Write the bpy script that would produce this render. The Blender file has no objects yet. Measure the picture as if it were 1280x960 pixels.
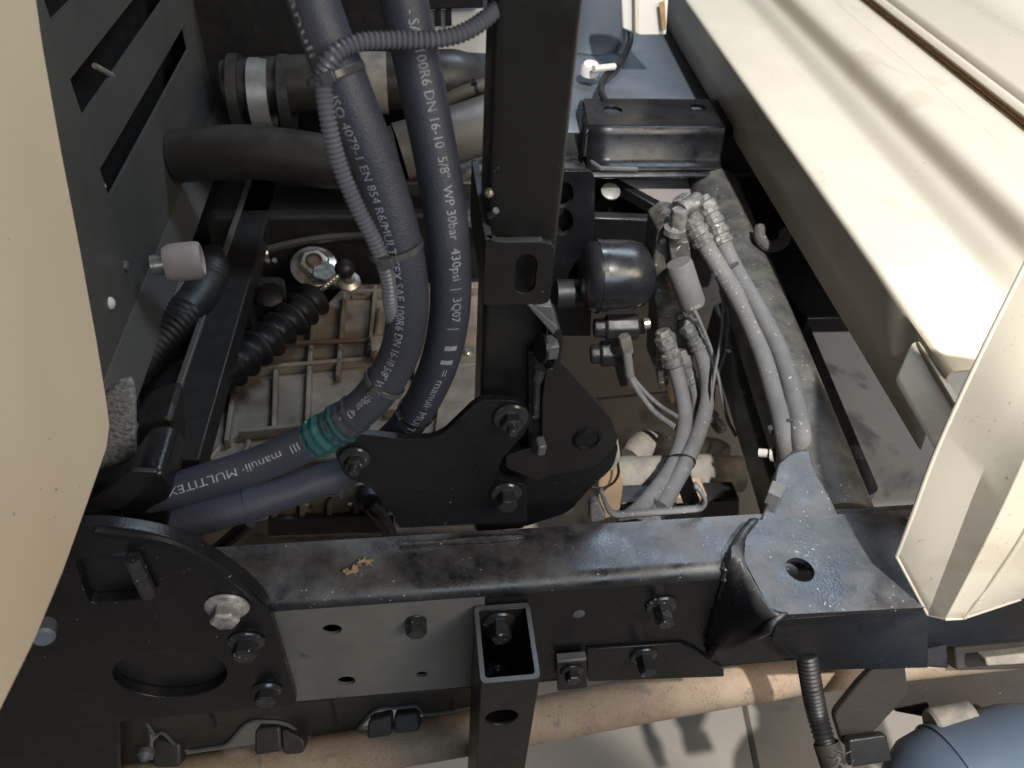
import bpy, bmesh, math, random
from mathutils import Vector as V, Matrix, noise
random.seed(7)
S = bpy.context.scene
COL = S.collection
PI = math.pi

# ------------------------------------------------------------------ camera
# photograph: 1280 x 960, about 26 mm equivalent, looking ~42 deg down across a truck frame.
F = 961.0
CAM = V((0.0, -0.365, 0.573))
AX = V((0.99159859, -0.0375871, 0.12377179))      # world X in (right, down, forward)
AY = V((-0.11660308, -0.67397617, 0.72949286))
AZ = V((0.05599972, -0.73779626, -0.67269659))
def ray(px, py):
    c = V(((px-640)/F, (py-480)/F, 1.0))
    return V((AX.dot(c), AY.dot(c), AZ.dot(c)))
def P(px, py, x=None, y=None, z=None):
    "where the line of sight through a photo pixel meets a plane of the vehicle"
    d = ray(px, py)
    if x is not None: t = (x-CAM.x)/d.x
    elif y is not None: t = (y-CAM.y)/d.y
    else: t = (z-CAM.z)/d.z
    return CAM+d*t
def D(px, py, t): return CAM+ray(px, py)*t

cam = bpy.data.cameras.new('camera'); camo = bpy.data.objects.new('camera', cam); COL.objects.link(camo)
cam.sensor_fit = 'HORIZONTAL'; cam.sensor_width = 36; cam.lens = 36*F/1280
cam.clip_start = 0.01; cam.clip_end = 100
right = V((AX.x, AY.x, AZ.x)); down = V((AX.y, AY.y, AZ.y)); fwd = V((AX.z, AY.z, AZ.z))
m = Matrix((right, -down, -fwd)).transposed().to_4x4(); m.translation = CAM
camo.matrix_world = m
S.camera = camo
cam.dof.use_dof = True; cam.dof.focus_distance = 0.70; cam.dof.aperture_fstop = 10.0

# ------------------------------------------------------------------ light
w = bpy.data.worlds.new('World'); S.world = w; w.use_nodes = True
bg = w.node_tree.nodes['Background']; bg.inputs[0].default_value = (1.0, 0.87, 0.72, 1); bg.inputs[1].default_value = 0.032
def lamp(name, kind, loc, aim, power, col, **k):
    l = bpy.data.lights.new(name, kind); o = bpy.data.objects.new(name, l); COL.objects.link(o)
    o.location = loc; o.rotation_euler = (V(aim)-V(loc)).to_track_quat('-Z', 'Y').to_euler()
    l.energy = power; l.color = col
    for a, b in k.items(): setattr(l, a, b)
    return o
# hall lamp overhead behind the photographer: hard light on the right half
lamp('work_lamp', 'SPOT', (0.40, -1.35, 2.75), (1.02, 0.55, 0.0), 500, (1.0, 0.975, 0.93),
     spot_size=math.radians(33), spot_blend=0.16, shadow_soft_size=0.045)
# added overhead area light, unseen: cool sheen on black paint
lamp('sheen_light', 'AREA', (1.25, 1.6, 2.6), (0.3, 0.2, 0), 36, (0.66, 0.82, 1.0), shape='RECTANGLE', size=1.4, size_y=0.5)
# added warm fill for light bounced off the cream panels onto the fender
lamp('warm_fill', 'AREA', (1.5, -1.5, 1.7), (-0.2, 0.0, 0.2), 34, (1.0, 0.85, 0.66), shape='RECTANGLE', size=1.0, size_y=1.0)
# added cool fill behind the camera, for highlights along the rail bend
lamp('cool_fill', 'AREA', (0.75, -2.9, 1.75), (0.1, 0.0, 0.0), 32, (0.66, 0.83, 1.0), shape='RECTANGLE', size=1.8, size_y=1.1)
S.view_settings.view_transform = 'Standard'; S.view_settings.look = 'None'
S.view_settings.exposure = 0.32; S.view_settings.gamma = 1.0
S.render.engine = 'CYCLES'
S.cycles.max_bounces = 6
S.cycles.sample_clamp_indirect = 4

# ------------------------------------------------------------------ materials
def mat(name, base, rough=0.5, metal=0.0, dirt=None, dirt_amt=0.5, dirt_scale=18, dust=0.0, dust_col=(0.16, 0.155, 0.15),
        speck=None, speck_scale=260, speck_thr=0.72, bump=0.0, bump_scale=220, blotch=None, blotch_scale=9, blotch_thr=0.6, spec=0.5, coat=0.0):
    M = bpy.data.materials.new(name); M.use_nodes = True
    nt = M.node_tree; N = nt.nodes; L = nt.links; b = N['Principled BSDF']
    g = N.new('ShaderNodeNewGeometry')
    def noi(scale, det=5, rgh=0.6, dist=0.0):
        n = N.new('ShaderNodeTexNoise'); n.inputs['Scale'].default_value = scale; n.inputs['Detail'].default_value = det
        n.inputs['Roughness'].default_value = rgh; n.inputs['Distortion'].default_value = dist
        L.new(g.outputs['Position'], n.inputs['Vector']); return n.outputs['Fac']
    def rng(src, a, c, lo=0.0, hi=1.0):
        r = N.new('ShaderNodeMapRange'); r.inputs[1].default_value = a; r.inputs[2].default_value = c
        r.inputs[3].default_value = lo; r.inputs[4].default_value = hi; L.new(src, r.inputs[0]); return r.outputs[0]
    def mul(a, c):
        q = N.new('ShaderNodeMath'); q.operation = 'MULTIPLY'; L.new(a, q.inputs[0])
        if isinstance(c, float): q.inputs[1].default_value = c
        else: L.new(c, q.inputs[1])
        return q.outputs[0]
    def mix(fac, a, c):
        x = N.new('ShaderNodeMix'); x.data_type = 'RGBA'; L.new(fac, x.inputs[0])
        if isinstance(a, tuple): x.inputs[6].default_value = (*a, 1)
        else: L.new(a, x.inputs[6])
        if isinstance(c, tuple): x.inputs[7].default_value = (*c, 1)
        else: L.new(c, x.inputs[7])
        return x.outputs[2]
    col = base; rfac = None
    n1 = noi(dirt_scale, 6, 0.65)
    dark = tuple(c*0.72 for c in base)
    col = mix(rng(n1, 0.35, 0.65), dark, base) if dirt is None else mix(mul(rng(n1, 0.38, 0.68), dirt_amt), base, dirt)
    ro = rng(noi(dirt_scale*2.3, 4), 0.3, 0.7, max(0.04, rough-0.08), min(1, rough+0.10))
    if blotch is not None:
        fb = rng(noi(blotch_scale, 5, 0.6, 0.4), blotch_thr, blotch_thr+0.06); col = mix(fb, col, blotch)
    if dust > 0:
        sx = N.new('ShaderNodeSeparateXYZ'); L.new(g.outputs['Normal'], sx.inputs[0])
        up = rng(sx.outputs[2], 0.1, 0.9)
        fd = mul(mul(up, rng(noi(dirt_scale*0.8, 7, 0.7), 0.36, 0.68)), dust)
        col = mix(fd, col, dust_col)
        ad = N.new('ShaderNodeMath'); ad.operation = 'ADD'; ad.use_clamp = True; L.new(ro, ad.inputs[0]); L.new(mul(fd, 0.5), ad.inputs[1]); ro = ad.outputs[0]
    if speck is not None:
        fs = mul(rng(noi(speck_scale, 3, 0.5), speck_thr, speck_thr+0.02), rng(noi(speck_scale*0.08, 3), 0.42, 0.55)); col = mix(fs, col, speck)
    if isinstance(col, tuple): b.inputs['Base Color'].default_value = (*col, 1)
    else: L.new(col, b.inputs['Base Color'])
    L.new(ro, b.inputs['Roughness']); b.inputs['Metallic'].default_value = metal
    b.inputs['Specular IOR Level'].default_value = spec
    if coat: b.inputs['Coat Weight'].default_value = coat; b.inputs['Coat Roughness'].default_value = 0.12
    if bump:
        bp = N.new('ShaderNodeBump'); bp.inputs['Strength'].default_value = bump; bp.inputs['Distance'].default_value = 0.001
        L.new(noi(bump_scale, 5, 0.6), bp.inputs['Height']); L.new(bp.outputs[0], b.inputs['Normal'])
    return M
M = {}
M['rail'] = mat('black_frame_paint', (0.008, 0.009, 0.013), 0.22, dirt=(0.016, 0.016, 0.019), dust=0.72, dust_col=(0.17, 0.168, 0.17), speck=(0.5, 0.46, 0.40), speck_scale=330, speck_thr=0.70, bump=0.25, bump_scale=420)
M['web'] = mat('frame_paint_with_reflection', (0.105, 0.105, 0.098), 0.34, dirt=(0.15, 0.148, 0.136), dirt_amt=0.8, dirt_scale=14, blotch=(0.05, 0.047, 0.042), blotch_scale=17, blotch_thr=0.63, bump=0.2, bump_scale=500)  # black paint with the fender's reflection put into its grey
M['black'] = mat('black_satin_paint', (0.006, 0.006, 0.0075), 0.27, dirt=(0.014, 0.014, 0.016), dust=0.2, dust_col=(0.06, 0.06, 0.062), speck=(0.25, 0.24, 0.22), speck_scale=300, speck_thr=0.72, bump=0.2, bump_scale=380, spec=0.32)
M['post'] = mat('charcoal_powder_coat', (0.012, 0.0118, 0.0115), 0.34, dirt=(0.020, 0.0195, 0.019), bump=0.25, bump_scale=900, speck=(0.2, 0.2, 0.2), speck_scale=300, speck_thr=0.75, spec=0.38)
M['edge'] = mat('worn_grey_steel', (0.13, 0.135, 0.145), 0.42, 0.3, dirt=(0.05, 0.05, 0.055), bump=0.2)
M['plastic'] = mat('black_plastic', (0.008, 0.008, 0.009), 0.45, dirt=(0.02, 0.02, 0.02), dust=0.3, dust_col=(0.05, 0.048, 0.045))
M['louver'] = mat('dark_grey_box_paint', (0.070, 0.069, 0.064), 0.5, dirt=(0.085, 0.083, 0.076), dirt_scale=9, bump=0.15, bump_scale=600)
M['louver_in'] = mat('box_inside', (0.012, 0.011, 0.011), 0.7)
M['hose'] = mat('hydraulic_hose_rubber', (0.034, 0.038, 0.056), 0.46, dirt=(0.046, 0.051, 0.072), bump=0.5, bump_scale=700, dust=0.15, dust_col=(0.07, 0.07, 0.08))
M['ink'] = mat('faded_hose_print', (0.33, 0.345, 0.38), 0.6, dirt=(0.11, 0.135, 0.155), dirt_amt=0.7, dirt_scale=150)
M['conduit'] = mat('grey_corrugated_plastic', (0.10, 0.105, 0.13), 0.42, dirt=(0.13, 0.135, 0.155))
M['cast'] = mat('cast_aluminium', (0.30, 0.255, 0.205), 0.6, 0.25, dirt=(0.13, 0.095, 0.065), dirt_amt=0.9, dirt_scale=16, bump=0.8, bump_scale=420, blotch=(0.06, 0.043, 0.03), blotch_scale=24, blotch_thr=0.64)
M['zinc'] = mat('zinc_plated_steel', (0.55, 0.52, 0.46), 0.32, 0.8, dirt=(0.25, 0.22, 0.18), dirt_scale=60)
M['rod'] = mat('rusty_brown_rod', (0.11, 0.065, 0.04), 0.6, 0.2, dirt=(0.05, 0.03, 0.02))
M['bolt'] = mat('black_oxide_bolt', (0.035, 0.036, 0.04), 0.22, 0.45, dirt=(0.075, 0.076, 0.08), dirt_scale=70, speck=(0.55, 0.55, 0.55), speck_scale=260, speck_thr=0.66)
M['bolt_chip'] = mat('chipped_silver_bolt', (0.50, 0.48, 0.46), 0.4, 0.3, dirt=(0.10, 0.10, 0.105), dirt_amt=1.0, dirt_scale=55, blotch=(0.12, 0.06, 0.04), blotch_scale=60, blotch_thr=0.62)
M['rust'] = mat('tan_rusty_pipe', (0.36, 0.275, 0.20), 0.8, dirt=(0.24, 0.165, 0.11), dirt_scale=34, speck=(0.20, 0.14, 0.10), speck_scale=420, speck_thr=0.60, bump=0.8, bump_scale=350, blotch=(0.23, 0.185, 0.155), blotch_scale=30, blotch_thr=0.60)
M['cream'] = mat('cream_paint', (0.60, 0.545, 0.445), 0.36, dirt=(0.64, 0.585, 0.485), dirt_scale=6, bump=0.08, bump_scale=300, speck=(0.36, 0.31, 0.25), speck_scale=240, speck_thr=0.69, blotch=(0.55, 0.49, 0.39), blotch_scale=7, blotch_thr=0.58)
M['cream_left'] = mat('cream_paint_warm_lit', (0.62, 0.525, 0.39), 0.42, dirt=(0.66, 0.565, 0.43), dirt_scale=5, bump=0.12, bump_scale=90, speck=(0.30, 0.25, 0.19), speck_scale=130, speck_thr=0.72)  # same paint as the cab panel, warm light put into the colour
M['rustgap'] = mat('rusty_seam', (0.30, 0.17, 0.07), 0.8, dirt=(0.5, 0.38, 0.24), dirt_scale=70)
M['floor'] = mat('workshop_concrete', (0.34, 0.305, 0.265), 0.7, dirt=(0.24, 0.215, 0.195), dirt_scale=5, blotch=(0.16, 0.14, 0.13), blotch_scale=3, blotch_thr=0.6, bump=0.3, bump_scale=40)
M['joint'] = mat('floor_joint', (0.10, 0.09, 0.08), 0.9)
M['grey_dust'] = mat('dusty_grey_rubber', (0.13, 0.128, 0.13), 0.75, dirt=(0.19, 0.185, 0.18), dirt_scale=40, speck=(0.6, 0.57, 0.52), speck_scale=280, speck_thr=0.68, bump=0.6, bump_scale=600)
M['pipe'] = mat('dusty_cross_tube', (0.065, 0.064, 0.06), 0.6, dirt=(0.16, 0.155, 0.14), dirt_amt=0.9, dirt_scale=26, speck=(0.6, 0.58, 0.52), speck_scale=260, speck_thr=0.68, bump=0.5, bump_scale=300)
M['corr'] = mat('corroded_fitting', (0.10, 0.098, 0.092), 0.6, 0.3, dirt=(0.24, 0.235, 0.225), dirt_amt=1.0, dirt_scale=120, blotch=(0.50, 0.485, 0.45), blotch_scale=90, blotch_thr=0.61, bump=0.25, bump_scale=300)
M['block'] = mat('corroded_black_block', (0.055, 0.05, 0.045), 0.45, 0.2, dirt=(0.22, 0.21, 0.19), dirt_amt=0.7, dirt_scale=60, speck=(0.55, 0.53, 0.49), speck_scale=150, speck_thr=0.64, bump=0.3)
M['acc'] = mat('glossy_black_enamel', (0.010, 0.010, 0.013), 0.22, dirt=(0.02, 0.02, 0.024), dust=0.18, dust_col=(0.08, 0.075, 0.08), speck=(0.5, 0.5, 0.5), speck_scale=300, speck_thr=0.74)
M['beige'] = mat('dusty_beige_metal', (0.30, 0.265, 0.215), 0.75, dirt=(0.15, 0.15, 0.14), dirt_amt=0.95, dirt_scale=42, blotch=(0.36, 0.18, 0.09), blotch_scale=30, blotch_thr=0.67, bump=0.6, bump_scale=260)
M['tan'] = mat('tan_primer_plate', (0.44, 0.31, 0.20), 0.7, dirt=(0.34, 0.25, 0.18), dirt_scale=25)
M['roller'] = mat('pinkish_grey_buffer', (0.42, 0.34, 0.30), 0.6, dirt=(0.30, 0.235, 0.20), dirt_scale=40)
M['teal'] = mat('teal_tape', (0.01, 0.085, 0.095), 0.5, dirt=(0.02, 0.03, 0.032), dirt_amt=0.8, dirt_scale=55, speck=(0.25, 0.4, 0.42), speck_scale=300, speck_thr=0.66, bump=1.0, bump_scale=160)
M['bluegrey'] = mat('blue_grey_sheet', (0.085, 0.105, 0.135), 0.45, dirt=(0.11, 0.125, 0.15), dirt_scale=10, dust=0.3, dust_col=(0.2, 0.2, 0.2))
M['tank'] = mat('blue_grey_tank_paint', (0.10, 0.14, 0.20), 0.4, dirt=(0.13, 0.165, 0.22), dirt_scale=8)
M['white'] = mat('white_plastic', (0.70, 0.68, 0.64), 0.5, dirt=(0.6, 0.57, 0.52))
M['tie'] = mat('cable_tie_grey', (0.07, 0.072, 0.08), 0.35)
M['tie_black'] = mat('cable_tie_black', (0.012, 0.012, 0.014), 0.35)
M['foam'] = mat('cracked_grey_coating', (0.26, 0.26, 0.26), 0.75, dirt=(0.04, 0.04, 0.04), dirt_amt=1.0, dirt_scale=260, bump=1.0, bump_scale=180)
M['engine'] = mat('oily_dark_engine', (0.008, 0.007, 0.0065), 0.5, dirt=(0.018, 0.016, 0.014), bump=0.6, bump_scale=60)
M['pipe_dark'] = mat('dark_air_pipe', (0.022, 0.020, 0.018), 0.42, dirt=(0.035, 0.032, 0.028), dust=0.35, dust_col=(0.10, 0.09, 0.08), bump=0.3, bump_scale=200)
M['pipe_grey'] = mat('grey_air_pipe', (0.085, 0.078, 0.068), 0.5, dirt=(0.12, 0.11, 0.095), bump=0.3)
M['clamp'] = mat('galvanised_clamp', (0.42, 0.43, 0.42), 0.4, 0.6, dirt=(0.25, 0.24, 0.2), dirt_scale=50)
M['wire'] = mat('grey_wire', (0.20, 0.195, 0.19), 0.6, dirt=(0.12, 0.12, 0.12), dirt_scale=80)
M['leaf'] = mat('dried_leaf_scrap', (0.42, 0.30, 0.18), 0.8, dirt=(0.22, 0.13, 0.06), dirt_scale=160, bump=1.0)
M['lav'] = mat('lavender_grey_sheet', (0.30, 0.27, 0.26), 0.55, dirt=(0.20, 0.19, 0.20), dirt_scale=14)
M['strap'] = mat('dark_brown_strap', (0.028, 0.022, 0.018), 0.7, dirt=(0.04, 0.032, 0.026), speck=(0.4, 0.38, 0.35), speck_scale=200, speck_thr=0.74, bump=0.5)
M['greenblack'] = mat('dirty_green_black_steel', (0.020, 0.024, 0.023), 0.45, dirt=(0.06, 0.062, 0.055), dirt_amt=0.7, dirt_scale=20, speck=(0.3, 0.3, 0.27), speck_scale=200, speck_thr=0.72)

# ------------------------------------------------------------------ geometry helpers
class G:
    "collects shapes given in world coordinates; .make() links them as ONE mesh object"
    def __init__(s): s.v = []; s.f = []
    def add(s, v, f):
        o = len(s.v); s.v += [V(a) for a in v]; s.f += [tuple(i+o for i in q) for q in f]; return s
    def prism(s, pts, vec):
        n = len(pts); vec = V(vec); a = [V(p) for p in pts]
        return s.add(a+[p+vec for p in a], [tuple(range(n))[::-1], tuple(range(n, 2*n))]+[(i, (i+1) % n, n+(i+1) % n, n+i) for i in range(n)])
    def plate(s, outer, holes, vec):
        "flat polygon with real holes, given thickness"
        bm = bmesh.new(); vec = V(vec); loops = []
        for lp in [outer]+list(holes):
            vs = [bm.verts.new(p) for p in lp]; loops.append(vs)
            for i in range(len(vs)): bm.edges.new((vs[i], vs[(i+1) % len(vs)]))
        nrm = V((0, 0, 0))
        for i in range(len(outer)): nrm += V(outer[i]).cross(V(outer[(i+1) % len(outer)]))
        bmesh.ops.triangle_fill(bm, use_beauty=True, use_dissolve=False, edges=bm.edges[:], normal=nrm)
        bm.verts.index_update()
        vv = [x.co.copy() for x in bm.verts]; ff = [tuple(x.index for x in q.verts) for q in bm.faces]; n = len(vv)
        side = []
        for vs in loops:
            for i in range(len(vs)):
                a, b = vs[i].index, vs[(i+1) % len(vs)].index; side.append((a, b, n+b, n+a))
        bm.free()
        return s.add(vv+[p+vec for p in vv], ff+[tuple(n+i for i in q[::-1]) for q in ff]+side)
    def box(s, c, dims, ax=None):
        c = V(c); ax = ax or (V((1, 0, 0)), V((0, 1, 0)), V((0, 0, 1)))
        h = [V(a)*(d/2) for a, d in zip(ax, dims)]
        vs = [c+h[0]*i+h[1]*j+h[2]*k for k in (-1, 1) for j in (-1, 1) for i in (-1, 1)]
        return s.add(vs, [(0, 2, 3, 1), (4, 5, 7, 6), (0, 1, 5, 4), (1, 3, 7, 5), (3, 2, 6, 7), (2, 0, 4, 6)])
    def lathe(s, p, axis, prof, n=20, rot=0.0):
        "prof: (radius, height along axis)"
        p = V(p); a = V(axis).normalized(); u = a.orthogonal().normalized(); v = a.cross(u); vs = []; fs = []
        for r, h in prof:
            for i in range(n):
                t = 2*PI*i/n+rot; vs.append(p+a*h+(u*math.cos(t)+v*math.sin(t))*r)
        for k in range(len(prof)-1):
            for i in range(n): j = (i+1) % n; fs.append((k*n+i, k*n+j, (k+1)*n+j, (k+1)*n+i))
        fs.append(tuple(range(n))[::-1]); fs.append(tuple(range((len(prof)-1)*n, len(prof)*n)))
        return s.add(vs, fs)
    def ring(s, p, axis, r, t, wdt, n=24, squash=None):
        p = V(p); a = V(axis).normalized(); u = a.orthogonal().normalized()
        if squash: u = V(squash[0]); u = (u-a*u.dot(a)).normalized()
        v = a.cross(u); k = squash[1] if squash else 1.0; vs = []; fs = []
        for rr, h in ((r, -wdt/2), (r+t, -wdt/2), (r+t, wdt/2), (r, wdt/2)):
            for i in range(n):
                an = 2*PI*i/n
                vs.append(p+a*h+u*math.cos(an)*(rr+(k-1)*r)+v*math.sin(an)*rr)
        for q in range(4):
            for i in range(n): j = (i+1) % n; z = (q+1) % 4; fs.append((q*n+i, q*n+j, z*n+j, z*n+i))
        return s.add(vs, fs)
    def tube(s, path, r, n=14, caps=True):
        fr = frames(path); vs = []; fs = []; L = 0
        for i, (p, t, u, v) in enumerate(fr):
            if i: L += (p-fr[i-1][0]).length
            rr = r(L, i/(len(fr)-1)) if callable(r) else r
            for k in range(n): a = 2*PI*k/n; vs.append(p+(u*math.cos(a)+v*math.sin(a))*rr)
        for i in range(len(fr)-1):
            for k in range(n): j = (k+1) % n; fs.append((i*n+k, i*n+j, (i+1)*n+j, (i+1)*n+k))
        if caps: fs.append(tuple(range(n))[::-1]); fs.append(tuple(range((len(fr)-1)*n, len(fr)*n)))
        return s.add(vs, fs)
    def grid(s, rows):
        n = len(rows[0]); vs = [p for r in rows for p in r]
        return s.add(vs, [(i*n+j, i*n+j+1, (i+1)*n+j+1, (i+1)*n+j) for i in range(len(rows)-1) for j in range(n-1)])
    def make(s, name, material, parent=None, smooth=35, bevel=0.0, seg=2, solid=0.0, subd=0, rough=0.0, recalc=True):
        me = bpy.data.meshes.new(name)
        lo = V([min(p[i] for p in s.v) for i in range(3)]); hi = V([max(p[i] for p in s.v) for i in range(3)]); c = (lo+hi)/2
        me.from_pydata([p-c for p in s.v], [], s.f)
        bm = bmesh.new(); bm.from_mesh(me)
        if recalc: bmesh.ops.recalc_face_normals(bm, faces=bm.faces[:])
        bm.to_mesh(me); bm.free()
        if smooth:
            me.polygons.foreach_set('use_smooth', [True]*len(me.polygons)); me.set_sharp_from_angle(angle=math.radians(smooth))
        me.materials.append(M[material])
        o = bpy.data.objects.new(name, me); COL.objects.link(o)
        place(o, c, parent)
        if solid: q = o.modifiers.new('solidify', 'SOLIDIFY'); q.thickness = solid; q.offset = 0
        if subd: q = o.modifiers.new('subsurf', 'SUBSURF'); q.levels = q.render_levels = subd
        if bevel: q = o.modifiers.new('bevel', 'BEVEL'); q.width = bevel; q.segments = seg; q.limit_method = 'ANGLE'; q.angle_limit = math.radians(38)
        return o
WO = {}
def place(o, c, parent):
    WO[o.name] = V(c)
    if parent: o.parent = parent; o.location = V(c)-WO[parent.name]
    else: o.location = c
def tag(o, label, cat, group=None):
    o['label'] = label; o['category'] = cat
    if group: o['group'] = group
    return o
def thing(name, label, cat, loc, group=None):
    o = bpy.data.objects.new(name, None); COL.objects.link(o); o.empty_display_size = 0.02; place(o, V(loc), None)
    return tag(o, label, cat, group)
def copy_tree(root, delta, label):
    r = root.copy(); COL.objects.link(r); place(r, WO[root.name]+V(delta), None); r['label'] = label
    for ch in list(root.children):
        c = ch.copy(); COL.objects.link(c); c.parent = r; WO[c.name] = WO[ch.name]+V(delta)
        for g in ch.children: d = g.copy(); COL.objects.link(d); d.parent = c
    return r
def smooth_path(pts, sub=10):
    pts = [V(p) for p in pts]; q = [pts[0]*2-pts[1]]+pts+[pts[-1]*2-pts[-2]]; out = []
    for i in range(1, len(q)-2):
        for k in range(sub):
            t = k/sub; a, b, c, d = q[i-1], q[i], q[i+1], q[i+2]
            out.append(0.5*((2*b)+(c-a)*t+(2*a-5*b+4*c-d)*t*t+(3*b-a-3*c+d)*t**3))
    out.append(pts[-1]); return out
def resample(path, step):
    out = [path[0].copy()]; acc = 0
    for a, b in zip(path, path[1:]):
        d = (b-a).length
        while acc+d >= step:
            k = (step-acc)/d; a = a+(b-a)*k; out.append(a.copy()); d = (b-a).length; acc = 0
        acc += d
    return out
def frames(path):
    n = len(path); fr = []; u = None
    for i in range(n):
        t = (path[min(i+1, n-1)]-path[max(i-1, 0)]).normalized()
        u = t.orthogonal().normalized() if u is None else (u-t*u.dot(t)).normalized()
        fr.append((path[i], t, u, t.cross(u)))
    return fr
def fillet(pts, r, seg=4):
    "round the corners of a planar loop; r may be a list"
    out = []; n = len(pts)
    for i in range(n):
        a, b, c = V(pts[i-1]), V(pts[i]), V(pts[(i+1) % n]); rr = r[i] if isinstance(r, (list, tuple)) else r
        if rr <= 0: out.append(b); continue
        d1 = (a-b); d2 = (c-b); k = min(rr, d1.length*0.45, d2.length*0.45)
        p, q = b+d1.normalized()*k, b+d2.normalized()*k
        for j in range(seg+1):
            t = j/seg; out.append(p*(1-t)**2+b*2*t*(1-t)+q*t*t)
    return out
def circ(c, u, v, r, n=20, r2=None):
    return [V(c)+V(u)*math.cos(2*PI*i/n)*r+V(v)*math.sin(2*PI*i/n)*(r2 or r) for i in range(n)]
def slot(c, u, v, hw, hl, n=7):
    "stadium hole: half width along u, straight half length along v"
    o = []
    for i in range(n+1): a = PI*i/n; o.append(V(c)+V(v)*hl+V(u)*math.cos(a)*hw+V(v)*math.sin(a)*hw)
    for i in range(n+1): a = PI+PI*i/n; o.append(V(c)-V(v)*hl+V(u)*math.cos(a)*hw+V(v)*math.sin(a)*hw)
    return o
X, Y, Z = V((1, 0, 0)), V((0, 1, 0)), V((0, 0, 1))
def dl(pts, d): return [D(a, b, d) for a, b in pts]
def pl(pts, **k): return [P(a, b, **k) for a, b in pts]
def hexbolt(parent, c, axis, r=0.009, h=0.009, flange=0.015, fh=0.004, material='bolt', stud=0.0, rot=0.2, name='bolt'):
    g = G(); c = V(c); a = V(axis).normalized()
    b = g.lathe(c, a, [(flange*0.97, 0), (flange, fh*0.35), (flange*0.9, fh*0.8), (r*1.0, fh*1.15)], 22)
    b.lathe(c+a*fh, a, [(r, 0), (r, h*0.82), (r*0.86, h), (r*0.55, h*0.985)], 6, rot)
    if stud: b.lathe(c+a*(fh+h*0.9), a, [(stud, 0), (stud, stud*1.0), (stud*0.8, stud*1.5)], 14)
    return b.make(name, material, parent, smooth=28, bevel=0.0005, seg=1)
_font = {}
def text_flat(s, size):
    c = bpy.data.curves.new('t', 'FONT'); c.body = s; c.size = size; c.resolution_u = 2
    o = bpy.data.objects.new('t', c); COL.objects.link(o); bpy.context.view_layer.update()
    me = bpy.data.meshes.new_from_object(o); bm = bmesh.new(); bm.from_mesh(me)
    bmesh.ops.triangulate(bm, faces=bm.faces[:])
    bmesh.ops.subdivide_edges(bm, edges=[e for e in bm.edges if e.calc_length() > size*0.35], cuts=1, use_grid_fill=False)
    bmesh.ops.triangulate(bm, faces=bm.faces[:])
    v = [x.co.copy() for x in bm.verts]; f = [tuple(q.index for q in p.verts) for p in bm.faces]
    bm.free(); bpy.data.objects.remove(o); bpy.data.curves.remove(c); bpy.data.meshes.remove(me); return v, f
def print_on_hose(parent, path, r, s, p0, p1, size, phi, material='ink'):
    "wrap a line of print onto a hose between two points of its centre line"
    L = [0.0]
    for a, b in zip(path, path[1:]): L.append(L[-1]+(b-a).length)
    near = lambda q: L[min(range(len(path)), key=lambda i: (path[i]-q).length)]
    def at(u):
        u = min(max(u, 0), L[-1]-1e-6); lo = 0; hi = len(L)-1
        while hi-lo > 1:
            mid = (lo+hi)//2
            if L[mid] <= u: lo = mid
            else: hi = mid
        k = (u-L[lo])/max(L[hi]-L[lo], 1e-9); p = path[lo].lerp(path[hi], k)
        i0, i1 = max(lo-3, 0), min(hi+3, len(path)-1); t = (path[i1]-path[i0]).normalized()
        a = CAM-p; a = (a-t*a.dot(t)).normalized(); return p, t, a, a.cross(t)
    u0, u1 = near(p0), near(p1)
    v, f = text_flat(s, size); wd = max(q.x for q in v); k = (u1-u0)/wd; out = []
    for q in v:
        fx = q.x/wd; p, t, a, b = at(u0+q.x*k); ph = phi[0]*(1-fx)+phi[1]*fx
        an = ph+(q.y-size*0.33)/r
        out.append(p+(a*math.cos(an)+b*math.sin(an))*(r*1.004+0.0002))
    return G().add(out, f).make('printed_text', material, parent, smooth=0, recalc=False)
def tie(parent, p, axis, r, name='tie_band', squash=None, material='tie', w=0.0045, head=None):
    g = G().ring(p, axis, r, 0.0011, w, 26, squash)
    o = g.make(name, material, parent, bevel=0.0003, seg=1)
    if head is not None:
        a = V(axis).normalized(); d = V(head); d = (d-a*d.dot(a)).normalized()
        rr = r*(squash[1] if squash else 1.0)
        G().box(V(p)+d*(rr+0.003), (0.006, 0.0075, 0.0065), (d, a.cross(d), a)).make('tie_head', material, o, bevel=0.0006)
    return o
def mm(p, px): return px*(V(p)-CAM).dot(fwd)/F      # pixels of the photo to metres at a point

# ================================================================== SETTING
fl = G(); fl.box((0, 2, -0.95), (14, 14, 0.1)); floor = fl.make('floor', 'floor', None, smooth=0); floor['kind'] = 'structure'; floor['label'] = 'grey brown workshop concrete floor under the frame'
def joint(a, b, wd=0.006):
    a, b = P(*a, z=-0.9), P(*b, z=-0.9); d = (b-a).normalized(); s_ = d.cross(Z)*wd/2
    G().prism([a-s_, b-s_, b+s_, a+s_], (0, 0, 0.003)).make('floor_joint', 'joint', floor, smooth=0)
joint((928, 870), (952, 990), 0.010); joint((735, 500), (840, 490));

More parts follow.
